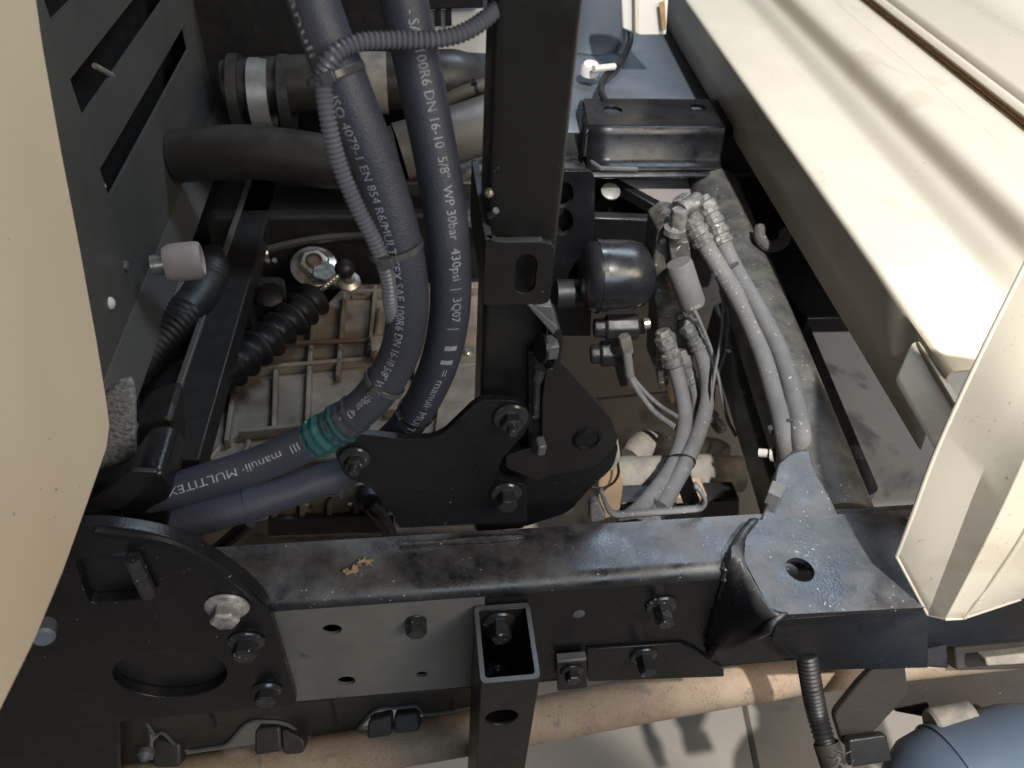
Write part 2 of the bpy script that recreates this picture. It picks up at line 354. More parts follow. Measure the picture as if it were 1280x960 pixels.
# ================================================================== NEAR FRAME RAIL
rail = thing('frame_rail', 'near black frame rail with bolts and bare drill holes across the picture', 'frame rail', (0.2, 0.03, -0.18))
XL, XR = -0.50, 1.05
R0 = 0.013
prof = [(0.060, 0.0), (R0, 0.0)]
for i in range(1, 8):
    a = PI/2*i/8; prof.append((R0-R0*math.sin(a), -R0+R0*math.cos(a)))
prof += [(0.0, -R0), (0.0065, -R0)]
for i in range(7, 0, -1):
    a = PI/2*i/8; prof.append((R0-(R0-0.0065)*math.sin(a), -R0+(R0-0.0065)*math.cos(a)))
prof += [(R0, -0.0065), (0.060, -0.0065)]
G().prism([V((XL, y, z)) for y, z in prof], (XR-XL, 0, 0)).make('top_flange', 'rail', rail, smooth=50)
hole = lambda px, py, r, y=0.0, n=20: circ(P(px, py, y=y), X, Z, r, n)
ZB = -0.176
xm = P(603, 800, y=0).x
G().plate([(XL, 0, -R0), (xm, 0, -R0), (xm, 0, ZB), (XL, 0, ZB)], [hole(415, 787, 0.0085), hole(433, 851, 0.0085), hole(527, 843, 0.0055)], (0, 0.003, 0)).make('web_panel', 'web', rail, smooth=0)['label'] = 'stretch of web with three drill holes, fender reflection in its grey colour'
G().plate([(xm, 0, -R0), (XR, 0, -R0), (XR, 0, ZB), (xm, 0, ZB)], [], (0, 0.003, 0)).make('web_panel', 'black', rail, smooth=0)
G().box(((XL+XR)/2, 0.030, ZB-0.003), (XR-XL, 0.060, 0.006)).make('bottom_flange', 'black', rail, bevel=0.002)
G().box((-0.1, 0.030, -0.09), (0.55, 0.02, 0.15)).make('dark_hole_liner', 'engine', rail)  # added dark liner, makes the web holes look shaded
hexbolt(rail, P(520, 776, y=0), -Y, 0.0095, 0.012, 0.0098, 0.002)
hexbolt(rail, P(826, 756, y=0), -Y, 0.0095, 0.017, 0.0155, 0.004)
hexbolt(rail, P(804, 818, y=-0.003), -Y, 0.009, 0.017, 0.0145, 0.004)
G().lathe(P(723, 767, y=0), -Y, [(0.0062, 0), (0.006, 0.001), (0.004, 0.002)], 16).make('plug', 'edge', rail)
# doubler plate on the web
G().prism(pl([(733, 812), (850, 805), (868, 812), (905, 838), (905, 846), (735, 852)], y=-0.0035), (0, 0.0032, 0)).make('doubler_plate', 'black', rail, bevel=0.0008)

# ---- body mount on the near rail (hat shaped)
ZT = 0.014
mount = thing('body_mount', 'black body mount bracket with one round hole on the near rail', 'mount bracket', P(1000, 720, z=0))
tp = [P(948, 650, z=ZT), P(1200, 632, z=ZT), P(1200, 757, z=ZT), P(985, 768, z=ZT), P(962, 760, z=ZT), P(930, 700, z=ZT), P(932, 672, z=ZT)]
hc = P(1000, 712, z=ZT)
G().plate(tp, [circ(hc, X, Y, 0.0125, 24)], (0, 0, -0.006)).make('mount_top', 'rail', mount, smooth=30)
rows = []
A0 = [P(948, 650, z=ZT), P(932, 672, z=ZT), P(930, 700, z=ZT), P(962, 760, z=ZT), P(985, 768, z=ZT)]
B0 = [P(938, 655, z=0.002), P(915, 685, z=0.002), P(908, 708, z=0.001), P(885, 822, y=-0.010), P(962, 792, y=-0.062)]
C0 = [(a*0.62+b*0.38)+V((-0.006, -0.001, 0.004)) for a, b in zip(A0, B0)]
A1 = []
rows = [smooth_path(A0, 5), smooth_path([a*0.86+b*0.14+V((-0.003, 0, 0.0028)) for a, b in zip(A0, B0)], 5), smooth_path(C0, 5), smooth_path([(c+b)/2+V((-0.001, 0, 0)) for c, b in zip(C0, B0)], 5), smooth_path(B0, 5)]
G().grid(rows).make('mount_skirt', 'rail', mount, smooth=60, solid=0.004)
G().tube(smooth_path([P(940, 655, z=0.003), P(918, 682, z=0.003), P(908, 706, z=0.002), P(905, 730, y=-0.002), P(896, 770, y=-0.002), P(887, 815, y=-0.004)], 8), lambda L, t: 0.0034+0.0012*math.sin(L*900)*math.sin(L*370), 8).make('weld_bead', 'rail', mount)
G().prism(pl([(972, 775), (1160, 762), (1160, 835), (1010, 838), (965, 800)], y=-0.012), (0, 0.01, 0)).make('mount_back', 'black', mount, bevel=0.001)
G().prism([P(985, 769, z=ZT-.006), P(1200, 758, z=ZT-.006), P(1200, 762, z=ZT-.012), P(985, 773, z=ZT-.012)], (0, 0.004, 0)).make('mount_lip', 'rail', mount, bevel=0.001)

# ---- rectangular tube standing on the outside of the web
bt = P(627, 757, y=-0.002); zt = bt.z
xl, xr = P(593, 757, y=-0.002).x, P(661, 754, y=-0.002).x
yf = P(627, 852, z=zt).y
tubeb = thing('square_tube_bracket', 'open rectangular steel tube bolted upright to the front of the near rail', 'tube bracket', (0.06, -0.05, -0.45))
t_ = 0.0035; zb = -0.50
hcn = P(627, 897, y=yf)
G().plate([(xl, yf, zt), (xr, yf, zt), (xr, yf, zb), (xl, yf, zb)], [circ(hcn, X, Z, 0.0145, 22)], (0, t_, 0)).make('front_wall', 'post', tubeb, bevel=0.0009)
for x0 in (xl, xr-t_):
    G().box((x0+t_/2, (yf+t_-0.002)/2, (zt+zb)/2), (t_, -0.002-yf-t_, zt-zb)).make('side_wall', 'post', tubeb, bevel=0.0007)
G().box(((xl+xr)/2, -0.0025-t_/2, (zt+zb)/2), (xr-xl-2*t_, t_, zt-zb)).make('back_wall', 'post', tubeb, bevel=0.0007)
rim = fillet([V((xl-.0004, yf-.0004, zt)), V((xr+.0004, yf-.0004, zt)), V((xr+.0004, -0.0015, zt)), V((xl-.0004, -0.0015, zt))], 0.005)
rin = fillet([V((xl+t_, yf+t_, zt)), V((xr-t_, yf+t_, zt)), V((xr-t_, -0.0015-t_, zt)), V((xl+t_, -0.0015-t_, zt))], 0.003)
G().plate(rim, [rin], (0, 0, 0.0012)).make('cut_rim', 'edge', tubeb)
hexbolt(tubeb, P(624, 776, y=-0.006), -Y, 0.010, 0.015, 0.0155, 0.004)
hexbolt(tubeb, P(624, 838, y=-0.006), -Y, 0.009, 0.010, 0.0145, 0.004)

# ---- small angle tab
tab = thing('angle_tab', 'small black angle tab with one bolt under the lower edge of the rail', 'tab', P(714, 862, y=-.01))
G().prism(fillet(pl([(696, 829), (733, 826), (734, 860), (697, 864)], y=-0.012), 0.002), (0, 0.004, 0)).make('tab_face', 'post', tab, bevel=0.0008)
a, b = P(696, 829, y=-0.012), P(733, 826, y=-0.012)
G().prism([a, b, V((b.x, -0.004, b.z+.001)), V((a.x, -0.004, a.z+.001))], (0, 0, 0.0035)).make('tab_ledge', 'edge', tab, bevel=0.0008)
hexbolt(tab, P(714, 838, y=-0.012), -Y, 0.0078, 0.009, 0.0115, 0.003)

# ---- strip of dried leaf / grease on the rail
lf = G()
for i in range(26):
    c = P(434+random.random()*26, 718-random.random()*20, z=0.0015); c = P(433+i*1.1+random.uniform(-4, 4), 718-i*0.75+random.uniform(-3, 3), z=0.0018)
    s_ = random.uniform(0.0015, 0.0035); a = random.random()*6.28
    u = V((math.cos(a), math.sin(a), random.uniform(-.3, .3))); v_ = V((-math.sin(a), math.cos(a), random.uniform(-.3, .3)))
    lf.prism([c+u*s_, c+v_*s_*0.5, c-u*s_*0.8, c-v_*s_*0.6], (0, 0, 0.0012))
tag(lf.make('leaf_scrap', 'leaf'), 'crumpled tan scrap of dried leaf lying on the black rail', 'leaf')

# ================================================================== LEFT HANGER PLATE
YH = -0.014
hang = thing('hanger_plate', 'big black hanger plate with three bolts at the left end of the rail', 'hanger plate', P(250, 890, y=YH))
out = pl([(-90, 680), (120, 655), (205, 668), (255, 690), (302, 722), (332, 750), (372, 882), (300, 888), (-90, 925)], y=YH)
tri = fillet(pl([(92, 700), (165, 690), (190, 748), (112, 755)], y=YH), 0.006)
ov = [P(212+72*math.cos(t), 842+30*math.sin(t), y=YH) for t in [2*PI*i/28 for i in range(28)]]
G().plate(fillet(out, [0, .02, .03, .04, .04, .03, .01, .0, 0]), [tri, ov], (0, 0.010, 0)).make('plate', 'black', hang, bevel=0.002, smooth=30)
G().prism(pl([(60, 690), (250, 700), (320, 755), (345, 875), (60, 895)], y=YH+0.0135)[::-1], (0, -0.003, 0)).make('backing', 'plastic', hang)
G().tube(smooth_path([P(120, 664, y=YH-.004), P(205, 676, y=YH-.004), P(255, 699, y=YH-.004), P(300, 729, y=YH-.004), P(325, 754, y=YH-.004)], 8), 0.0035, 8).make('edge_bead', 'black', hang)
G().tube([P(165, 696, y=YH-.004), P(186, 742, y=YH-.004)], 0.006, 10).make('rod', 'bolt', hang)
hexbolt(hang, P(284, 757, y=YH), -Y, 0.0115, 0.012, 0.0175, 0.004, 'bolt_chip')
hexbolt(hang, P(308, 801, y=YH), -Y, 0.0105, 0.012, 0.0155, 0.004)
hexbolt(hang, P(334, 861, y=YH), -Y, 0.0105, 0.010, 0.0135, 0.004)
G().lathe(P(56, 782, y=YH-.03), V((.3, -1, .3)), [(0.008, 0), (0.008, 0.012), (0.006, 0.014)], 12).make('grey_pin', 'bluegrey', hang)

# ---- block joining rail and the long bar
blk = thing('corner_bracket', 'black rounded corner bracket above the hanger plate', 'bracket', P(170, 660, y=.02))
G().prism(fillet(pl([(100, 645), (140, 636), (172, 592), (203, 590), (216, 612), (208, 668), (196, 690), (90, 690)], y=0.03), 0.008), (0, 0.05, 0)).make('block', 'black', blk, bevel=0.004, seg=3)
G().prism(fillet(pl([(110, 632), (165, 588), (200, 590), (160, 632), (140, 640)], y=0.026), 0.004), (0, 0.004, 0)).make('top_lip', 'plastic', blk, bevel=0.0015)
foam = tag(G().prism(fillet(pl([(90, 530), (146, 482), (163, 478), (168, 500), (168, 578), (128, 630), (80, 645)], y=.085), 0.004), (0, .008, 0)).make('flaking_panel', 'foam', None, bevel=0.001), 'narrow strip of flaking grey white coating beside the cream fender', 'panel')

# ---- wavy edged shield under the rail
sh = thing('sump_shield', 'dark scalloped shield hanging below the left half of the rail', 'shield', P(350, 930, y=.07))
wav = [(120, 880), (150, 960), (186, 968), (184, 905), (193, 918), (205, 917), (228, 938), (258, 936), (283, 930), (308, 905), (335, 902), (360, 906), (382, 921), (410, 922), (440, 917), (468, 889), (495, 885), (520, 883), (530, 893), (560, 890), (600, 882), (600, 850), (350, 858)]
G().plate(fillet(pl(wav, y=0.07), 0.005, 3), [], (0, 0.012, 0)).make('shield', 'pipe_dark', sh, bevel=0.0015)
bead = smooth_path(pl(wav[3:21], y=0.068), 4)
G().tube(bead, 0.0022, 6).make('edge_highlight', 'edge', sh)  # paler bead, the shield's edge highlight put into its colour
for px in (262, 417, 566):
    G().box(P(px, 890, y=0.0695), (0.003, 0.004, 0.07)).make('seam', 'louver_in', sh)
for q in ([(190, 925), (225, 930), (225, 960), (190, 960)], [(318, 912), (350, 908), (352, 940), (318, 945)], [(352, 910), (380, 925), (380, 942), (354, 944)], [(460, 900), (489, 893), (490, 920), (458, 925)], [(492, 893), (522, 890), (525, 915), (492, 918)]):
    G().prism(fillet(dl(q, 0.93), 0.006), fwd*0.02).make('rib_block', 'pipe_dark', sh, bevel=0.003)
G().lathe(P(183, 938, y=.06), -Y, [(0.010, 0), (0.010, 0.006), (0.004, 0.012)], 14).make('stud', 'edge', sh)
G().prism(pl([(-60, 760), (150, 800), (150, 1010), (-40, 1010)], y=0.03), (0, 0.02, 0)).make('side_cover', 'black', sh, bevel=0.003)

# ================================================================== RUSTY PIPE AND THINGS BELOW THE RAIL
pp = [P(120, 990, y=.05), P(350, 955, y=.05), P(620, 909, y=.05), P(850, 866, y=.05), P(1000, 840, y=.05), P(1130, 822, y=.05), P(1350, 800, y=.05)]
rp = tag(G().tube(smooth_path(pp, 8), 0.0275, 26).make('exhaust_pipe', 'rust', None, smooth=80), 'tan rusty steel pipe running under the near rail', 'pipe')

def corrugated(path_pts, r, pitch, depth=0.14, n=14):
    path = resample(smooth_path(path_pts, 14), pitch/4)
    return G().tube(path, lambda L, t: r*(1-depth*(0.5-0.5*math.cos(2*PI*L/pitch))), n), path
cd = thing('corrugated_conduit', 'black corrugated conduit hanging down beside the rusty pipe', 'conduit', D(1035, 960, .81))
g, path_c = corrugated([D(1008, 815, .80), D(1014, 855, .81), D(1022, 895, .82), D(1034, 935, .81), D(1050, 985, .80)], 0.0115, 0.0050)
g.make('sleeve', 'plastic', cd, smooth=60)
G().ring(D(1037, 942, .81), D(1050, 985, .80)-D(1034, 935, .81), 0.0125, 0.001, 0.022, 20).make('tape_band', 'strap', cd)
fz = G()
for i in range(9):
    c = D(1052+random.uniform(-6, 8), 945+random.uniform(-10, 14), .79); e = c+V((random.uniform(-.012, .012), -.004, random.uniform(-.012, .012)))
    fz.tube([c, (c+e)/2+V((0, -.003, .001)), e], 0.0004, 5)
fz.make('frayed_threads', 'wire', cd)

st = thing('rubber_strap', 'dark brown rubber strap slanting down behind the corrugated conduit', 'strap', D(1070, 930, .88))
G().prism(fillet([D(1042, 893, .88), D(1075, 852, .86), D(1128, 800, .84), D(1136, 868, .85), D(1078, 930, .88), D(1055, 935, .885)], 0.008), fwd*0.012).make('strap', 'strap', st, bevel=0.003)
G().prism(fillet(dl([(1060, 925), (1108, 918), (1116, 952), (1062, 960)], .86), 0.004), fwd*0.012).make('buckle', 'post', st, bevel=0.002)
tk = thing('air_tank', 'blue grey rounded air tank in the lower right corner', 'tank', D(1220, 1000, .9))
ta = (right*0.96-down*0.28).normalized(); tc = D(1235, 1000, .90); tr = mm(tc, 98)
G().lathe(tc, ta, [(0.0, -0.115), (tr*.40, -0.110), (tr*.72, -0.092), (tr*.92, -0.065), (tr, -0.03), (tr, 0.06), (tr*.94, .085), (tr*.7, .105), (tr*.35, .115), (0, .118)], 44).make('shell', 'tank', tk, smooth=60)
G().ring(tc+ta*(-.03), ta, tr, .0015, .008, 44).make('weld_seam', 'tank', tk)
G().lathe(tc-ta*.01-fwd*tr*.93-down*tr*.25, -fwd-down*.3, [(.014, -.004), (.014, .006), (.009, .008), (.009, .014)], 8).make('port', 'bolt', tk)
G().lathe(D(1165, 912, .93), right-down*.2, [(mm(D(1180, 910, .93), 22), 0), (mm(D(1180, 910, .93), 25), 0.004), (mm(D(1180, 910, .93), 25), 0.05)], 20).make('end_cap', 'beige', tk)
sb = thing('step_bracket', 'dark step bracket in the shade under the cream panel corner', 'bracket', D(1200, 850, .9))
G().prism(dl([(1128, 745), (1182, 745), (1186, 836), (1130, 832)], .84), fwd*0.04).make('upright', 'black', sb, bevel=0.002)
G().prism(dl([(1190, 750), (1320, 730), (1320, 835), (1195, 838)], .92), fwd*0.02).make('side_plate', 'strap', sb, bevel=0.002)
G().prism(dl([(1232, 822), (1320, 812), (1320, 828), (1234, 833)], .88), fwd*0.02).make('ledge', 'beige', sb, bevel=0.002)
G().prism(dl([(1090, 835), (1320, 835), (1320, 1000), (1200, 905), (1120, 890)], 1.02), fwd*0.02).make('shade_plate', 'strap', sb, bevel=0.002)  # dark plate standing for the shade behind the bracket

# ================================================================== LEFT CREAM FENDER
fen = thing('cream_fender', 'large smooth cream fender panel along the left edge', 'fender', P(40, 700, x=-.21))
XF = -0.21
fo = [P(a, b, x=XF) for a, b in [(38, -60), (55, 60), (78, 190), (100, 305), (121, 420), (134, 500), (138, 532), (134, 562), (112, 625), (80, 715), (45, 800), (0, 892), (-60, 1000)]]
fo += [V((XF, fo[-1].y-.05, fo[-1].z+.3)), V((XF, fo[0].y-.35, fo[0].z+.05))]
cx = sum((p for p in fo), V())/len(fo)
inner = [p+(cx-p).normalized()*0.012 for p in fo]
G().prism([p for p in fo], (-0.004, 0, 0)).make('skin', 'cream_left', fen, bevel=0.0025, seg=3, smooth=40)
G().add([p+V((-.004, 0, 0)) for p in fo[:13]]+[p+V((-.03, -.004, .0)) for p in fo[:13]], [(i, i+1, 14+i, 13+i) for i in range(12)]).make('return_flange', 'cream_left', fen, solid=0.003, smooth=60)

# ================================================================== LOUVERED BOX
XB = -0.30
bx = thing('louvered_box', 'dark grey sheet metal box with slanted louver slots at upper left', 'box', (XB-.05, .7, 0))
bot = P(165, 470, x=XB)
zlow = 0.052
outb = [V((XB, 0.16, zlow)), V((XB, 1.75, zlow)), V((XB, 1.75, 0.62)), V((XB, 0.16, 0.62))]
slots = []
for (ya, yb, za, zc) in ((0.375, 0.80, 0.166, 0.198), (0.375, 0.80, 0.250, 0.286), (0.375, 0.80, 0.335, 0.372), (0.92, 1.35, 0.166, 0.198), (0.92, 1.35, 0.25, 0.286)):
    slots.append([V((XB, ya, za)), V((XB, yb, za)), V((XB, yb, zc)), V((XB, ya, zc))])
G().plate(outb, slots, (-0.004, 0, 0)).make('louver_face', 'louver', bx, smooth=0)
G().prism([V((XB, 0.16, zlow)), V((XB, 1.75, zlow)), V((XB+.004, 1.75, zlow-.002)), V((XB+.020, 1.75, zlow-.036)), V((XB+.020, .16, zlow-.036)), V((XB+.004, .16, zlow-.002))], (-0.004, 0, -.001)).make('bottom_flange', 'louver', bx, bevel=0.001)
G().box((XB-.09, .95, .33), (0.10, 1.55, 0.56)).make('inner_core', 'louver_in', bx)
for py, pz in ((1.13, .10), (.60, .10), (.36, .095)):
    G().lathe((XB, py, pz), X, [(0.006, 0), (0.0055, 0.002), (0.003, 0.0035)], 12).make('rivet', 'edge', bx)
G().lathe(P(138, 379, x=XB), X, [(0.0065, 0), (0.006, 0.002), (0.003, 0.004)], 12).make('rivet', 'white', bx)
for a_, b_ in (((118, 82), (148, 104)), ((122, 223), (126, 243))):
    pa, pb = P(*a_, x=XB-.006), P(*b_, x=XB-.006)
    G().tube([pa, (pa+pb)/2+V((.004, 0, 0)), pb], 0.003, 7).make('wire_end', 'beige', bx)
G().lathe(P(318, 27, x=XB+.03), X, [(0.02, 0), (0.02, .02)], 14).make('pipe_stub', 'louver', bx)

# rubber buffer on the box edge
bf = thing('rubber_buffer', 'pinkish grey round rubber buffer below the louvered box', 'buffer', P(235, 328, x=-.27))
bc = P(214, 329, x=-0.262); br = mm(bc, 24)
ba = V((1, 0.16, 0.02)).normalized()
G().lathe(bc, ba, [(br*.86, -.006), (br*.98, 0.0), (br, 0.006), (br, 0.026), (br*.95, 0.031), (br*.80, 0.033), (br*.72, 0.030), (br*.70, .015)], 28).make('body', 'roller', bf, smooth=50)
G().lathe(bc+ba*.012, ba, [(br*.30, 0), (br*.30, .017), (br*.2, .019)], 6).make('bolt', 'zinc', bf)
G().lathe(bc-ba*.02, ba, [(br*.55, 0), (br*.55, .016)], 14).make('spacer', 'zinc', bf)

# ribbed hose behind the bar
rh = thing('ribbed_hose', 'fat black ribbed hose between the louvered box and the long bar', 'hose', P(215, 420, x=-.25))
hp = [P(168, 468, z=0.0), P(190, 438, z=0.0), P(215, 410, z=0.0), P(245, 380, z=0.0), P(262, 350, z=0.0), P(268, 325, z=-.02)]
path = resample(smooth_path(hp, 14), 0.0016); rr0 = mm(hp[2], 26)
def rfun(L, t):
    base = rr0*(0.72+0.30*min(1, t*2.4))
    rib = 0 if 0.42 < t < 0.66 else 0.12
    return base*(1-rib*(0.5-0.5*math.cos(2*PI*L/0.0085)))
G().tube(path, rfun, 18).make('ribbed_sleeve', 'plastic', rh, smooth=60)

# long bar along the box
bar = thing('long_bar', 'black flat bar with a lit worn edge running away behind the fender', 'bar', P(220, 560, z=-.03))
a0, a1 = P(222, 575, z=0.0), P(342, 190, z=0.0)
dv = (a1-a0).normalized(); sd = dv.cross(Z).normalized()
G().prism([a0-sd*.020, a0+sd*.020, a0+sd*.020-Z*.03, a0-sd*.020-Z*.03], a1-a0).make('bar', 'engine', bar, bevel=0.002)
G().prism([a0-sd*.026+Z*.003, a0-sd*.018+Z*.004, a0-sd*.018-Z*.01, a0-sd*.026-Z*.01], a1-a0).make('lit_worn_edge', 'pipe_grey', bar, bevel=0.0015)  # paler grey holds both wear and the light on this edge
# dark casting below the ribbed hose
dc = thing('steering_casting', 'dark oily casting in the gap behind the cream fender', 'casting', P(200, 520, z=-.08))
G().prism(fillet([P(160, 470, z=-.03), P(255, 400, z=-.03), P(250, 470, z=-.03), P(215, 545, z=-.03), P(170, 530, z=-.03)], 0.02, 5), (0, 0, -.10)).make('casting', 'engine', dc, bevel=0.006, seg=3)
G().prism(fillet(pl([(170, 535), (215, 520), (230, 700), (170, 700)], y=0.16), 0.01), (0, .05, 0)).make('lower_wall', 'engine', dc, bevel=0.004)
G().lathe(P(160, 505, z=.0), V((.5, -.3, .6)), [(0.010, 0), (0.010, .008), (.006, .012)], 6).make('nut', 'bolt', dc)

# ================================================================== GEARBOX AND LINKAGE
gb = thing('gearbox', 'ribbed cast aluminium gearbox housing lying between the rails', 'gearbox', (-.08, .4, -.4))
ZG = -0.10
body = fillet([V((-.27, .255, 0)), V((.115, .235, 0)), V((.125, .60, 0)), V((-.10, .60, 0)), V((-.14, .52, 0)), V((-.27, .50, 0))], .02, 4)
G().prism([p+V((0, 0, ZG)) for p in body], (0, 0, -.075)).make('housing', 'cast', gb, bevel=0.006, seg=3)
G().prism([V((-.235, .205, ZG-.078)), V((.10, .190, ZG-.078)), V((.10, .60, ZG-.078)), V((-.235, .6, ZG-.078))], (0, 0, -.20)).make('lower_housing', 'cast', gb, bevel=0.008, seg=3)
def rib(a, b, wd=0.0055, h=0.013, name='rib'):
    a, b = P(*a, z=ZG), P(*b, z=ZG); d = (b-a).normalized(); s_ = d.cross(Z)*wd/2
    G().prism([a-s_*1.4, a+s_*1.4, a+s_+Z*h, a-s_+Z*h], b-a).make(name, 'cast', gb, bevel=0.0012)
rib((300, 548), (445, 533)); rib((262, 473), (472, 455), 0.006)
for x0, y0, x1, y1 in ((346, 470, 344, 545), (388, 466, 385, 540), (432, 372, 423, 478), (396, 372, 388, 462), (470, 365, 462, 452), (297, 472, 285, 560), (530, 370, 520, 480)): rib((x0, y0), (x1, y1))
rib((440, 372), (600, 366), 0.006)
rib((500, 470), (600, 462)); rib((480, 520), (600, 512), 0.006)
# side cover with a rivet, right of the hoses
cv = G().prism(fillet([P(556, 442, z=ZG+.012), P(592, 430, z=ZG+.012), P(600, 445, z=ZG+.012), P(602, 545, z=ZG+.012), P(540, 560, z=ZG+.012)], 0.006), (0, 0, -.010)).make('cover_plate', 'cast', gb, bevel=0.0015)
G().lathe(P(585, 441, z=ZG+.012), Z, [(0.0075, 0), (0.007, .002), (.004, .0045)], 16).make('rivet', 'zinc', cv)
# raised oval port low on the left, boss lines
G().tube(smooth_path([P(262, 575, z=ZG), P(275, 560, z=ZG), P(292, 548, z=ZG), P(310, 552, z=ZG), P(300, 572, z=ZG), P(275, 585, z=ZG)], 6), 0.004, 8).make('port_lip', 'cast', gb)
# toothed lower flange seen below the hoses
YG = 0.17
lo = G().plate(pl([(335, 668), (338, 628), (352, 618), (365, 632), (395, 618), (420, 606), (462, 606), (490, 622), (494, 668)], y=YG), [[P(384+6*math.cos(t), 634+4*math.sin(t), y=YG) for t in [2*PI*i/12 for i in range(12)]], [P(438+6*math.cos(t), 633+4*math.sin(t), y=YG) for t in [2*PI*i/12 for i in range(12)]]], (0, .012, 0)).make('bolt_flange', 'cast', gb, bevel=0.0015)
for px in (343, 378, 412, 446):
    G().prism(pl([(px-3, 622), (px+3, 620), (px+4, 650), (px-4, 651)], y=YG-.001), (0, -.006, 0)).make('flange_rib', 'cast', gb, bevel=0.001)
G().prism(pl([(335, 650), (492, 644), (492, 664), (335, 670)], y=YG-.010), (0, .006, 0)).make('gap_shade_strip', 'engine', gb)  # solid dark strip, shade of the gap put into its colour
for i in range(4): G().prism(pl([(378, 614+i*3.0), (424, 609+i*3.0), (424, 610.6+i*3.0), (378, 615.6+i*3.0)], y=YG-.03), (0, .01, 0)).make('fin', 'zinc', gb)
G().prism(pl([(421, 608), (425, 607), (429, 624), (425, 625)], y=YG-.031), (0, .012, 0)).make('fin_edge', 'zinc', gb, bevel=.0006)
hb = P(462, 628, y=YG-.02)
G().lathe(hb, -Y, [(0.014, -.01), (0.014, 0), (.010, .002), (.006, .002)], 20).make('hose_nipple', 'engine', gb)
G().tube(smooth_path([hb+V((0, -.004, 0)), P(472, 642, y=YG-.025), P(484, 660, y=YG-.02), P(492, 690, y=YG-.01)], 6), .008, 10).make('drain_hose', 'plastic', gb)
G().tube([P(312, 652, y=.12), P(282, 678, y=.12), P(262, 694, y=.12)], .007, 8).make('cable_strip', 'plastic', gb)
G().prism(pl([(250, 668), (340, 648), (342, 668), (262, 690)], y=.2), (0, .01, 0)).make('lower_lip', 'cast', gb, bevel=.002)

lv = thing('shift_lever', 'zinc plated lever boss with big washer and hex nut on the gearbox', 'lever', P(395, 350, z=ZG))
n_ = V((.12, -.42, .9)).normalized()
c0 = P(393, 335, z=ZG+.035); r0 = mm(c0, 29)
G().lathe(c0, n_, [(r0*.95, 0), (r0, .002), (r0, .005), (r0*.93, .0065)], 30).make('washer', 'zinc', lv)
G().lathe(c0-n_*.05, n_, [(r0*.5, 0), (r0*.5, .05)], 18).make('shaft', 'cast', lv)
G().lathe(c0+n_*.0068, n_, [(r0*.66, 0), (r0*.66, .010), (r0*.58, .013), (r0*.36, .0135)], 6, .5).make('nut', 'zinc', lv, bevel=.001)
G().lathe(c0+n_*.018, n_, [(r0*.36, 0), (r0*.36, .004), (r0*.28, .006), (r0*.26, .003)], 18).make('stud', 'rod', lv)
G().prism(fillet([P(395, 318, z=ZG+.052), P(415, 330, z=ZG+.052), P(452, 352, z=ZG+.04), P(440, 365, z=ZG+.04), P(425, 356, z=ZG+.045), P(390, 345, z=ZG+.05)], .008), (0, 0, -.006)).make('arm', 'zinc', lv, bevel=.001)
bj = P(431, 336, z=ZG+.07); rb_ = mm(bj, 13)
G().lathe(bj, Z, [(0, -rb_), (rb_*.6, -rb_*.8), (rb_*.95, -rb_*.3), (rb_, 0), (rb_*.9, rb_*.45), (rb_*.5, rb_*.87), (0, rb_)], 18).make('ball_boot', 'plastic', lv)
G().lathe(P(436, 352, z=ZG+.045), n_, [(rb_*1.2, 0), (rb_*1.1, .003), (rb_*.6, .006), (rb_*.5, .012)], 18).make('ball_seat', 'zinc', lv)
e1, e2 = P(424, 343, z=ZG+.065), P(396, 366, z=ZG+.06)
G().tube([e1.lerp(e2, i/30) for i in range(31)], lambda L, t: (.0045 if t < .8 else .0022)*(1-.22*(0.5-.5*math.cos(2*PI*L/.0058))), 10).make('link_rod', 'zinc', lv)

bl = thing('rubber_bellows', 'black accordion rubber bellows slanting across the gearbox', 'bellows', P(320, 430, z=ZG+.03))
b1, b2 = P(398, 368, z=ZG+.045), P(262, 478, z=ZG+.045)
nb = 120; rbell = mm(b1.lerp(b2, .5), 27)
G().tube([b1.lerp(b2, i/nb)+V((0, 0, -.006*math.sin(PI*i/nb))) for i in range(nb+1)], lambda L, t: rbell*(0.97 if t > .02 else .5)*(1.0-.36*(abs(math.cos(PI*t*9))**1.3)), 22).make('bellows', 'plastic', bl, smooth=60)
G().lathe(P(327, 452, z=ZG+.004), Z, [(.012, 0), (.012, .004), (.009, .007)], 16).make('clip', 'zinc', bl)
rd = thing('control_rod', 'thin brown rusty control rod ending in a clamp on the gearbox', 'rod', P(410, 428, z=ZG+.02))
G().tube([P(345, 430, z=ZG+.022), P(466, 425, z=ZG+.022)], .0034, 10).make('rod', 'rod', rd)
G().prism(fillet([P(462, 420, z=ZG+.034), P(482, 419, z=ZG+.034), P(484, 440, z=ZG+.034), P(464, 441, z=ZG+.034)], .002), (0, 0, -.02)).make('clamp', 'cast', rd, bevel=.002)
G().tube([P(472, 420, z=ZG+.012), P(476, 388, z=ZG+.012)], .0055, 12).make('pin', 'cast', rd)
G().lathe(P(470, 446, z=ZG+.03), V((0, -.5, .8)), [(.007, 0), (.007, .006), (.004, .008)], 12).make('bolt', 'rod', rd)
cb = thing('cable_fitting', 'thin grey cable with brass fittings above the gearbox', 'cable', P(320, 325, z=-.02))
cp = smooth_path([P(308, 322, z=-.04), P(335, 312, z=-.035), P(390, 300, z=-.03), P(450, 295, z=-.03), P(520, 296, z=-.03)], 8)
G().tube(cp, .006, 10).make('cable', 'pipe_dark', cb)
cx1, cx2 = P(303, 328, z=-.04), P(332, 314, z=-.036)
G().tube([cx1.lerp(cx2, i/20) for i in range(21)], lambda L, t: .0085 if (t < .4 or t > .7) else .005, 8).make('fitting', 'zinc', cb)
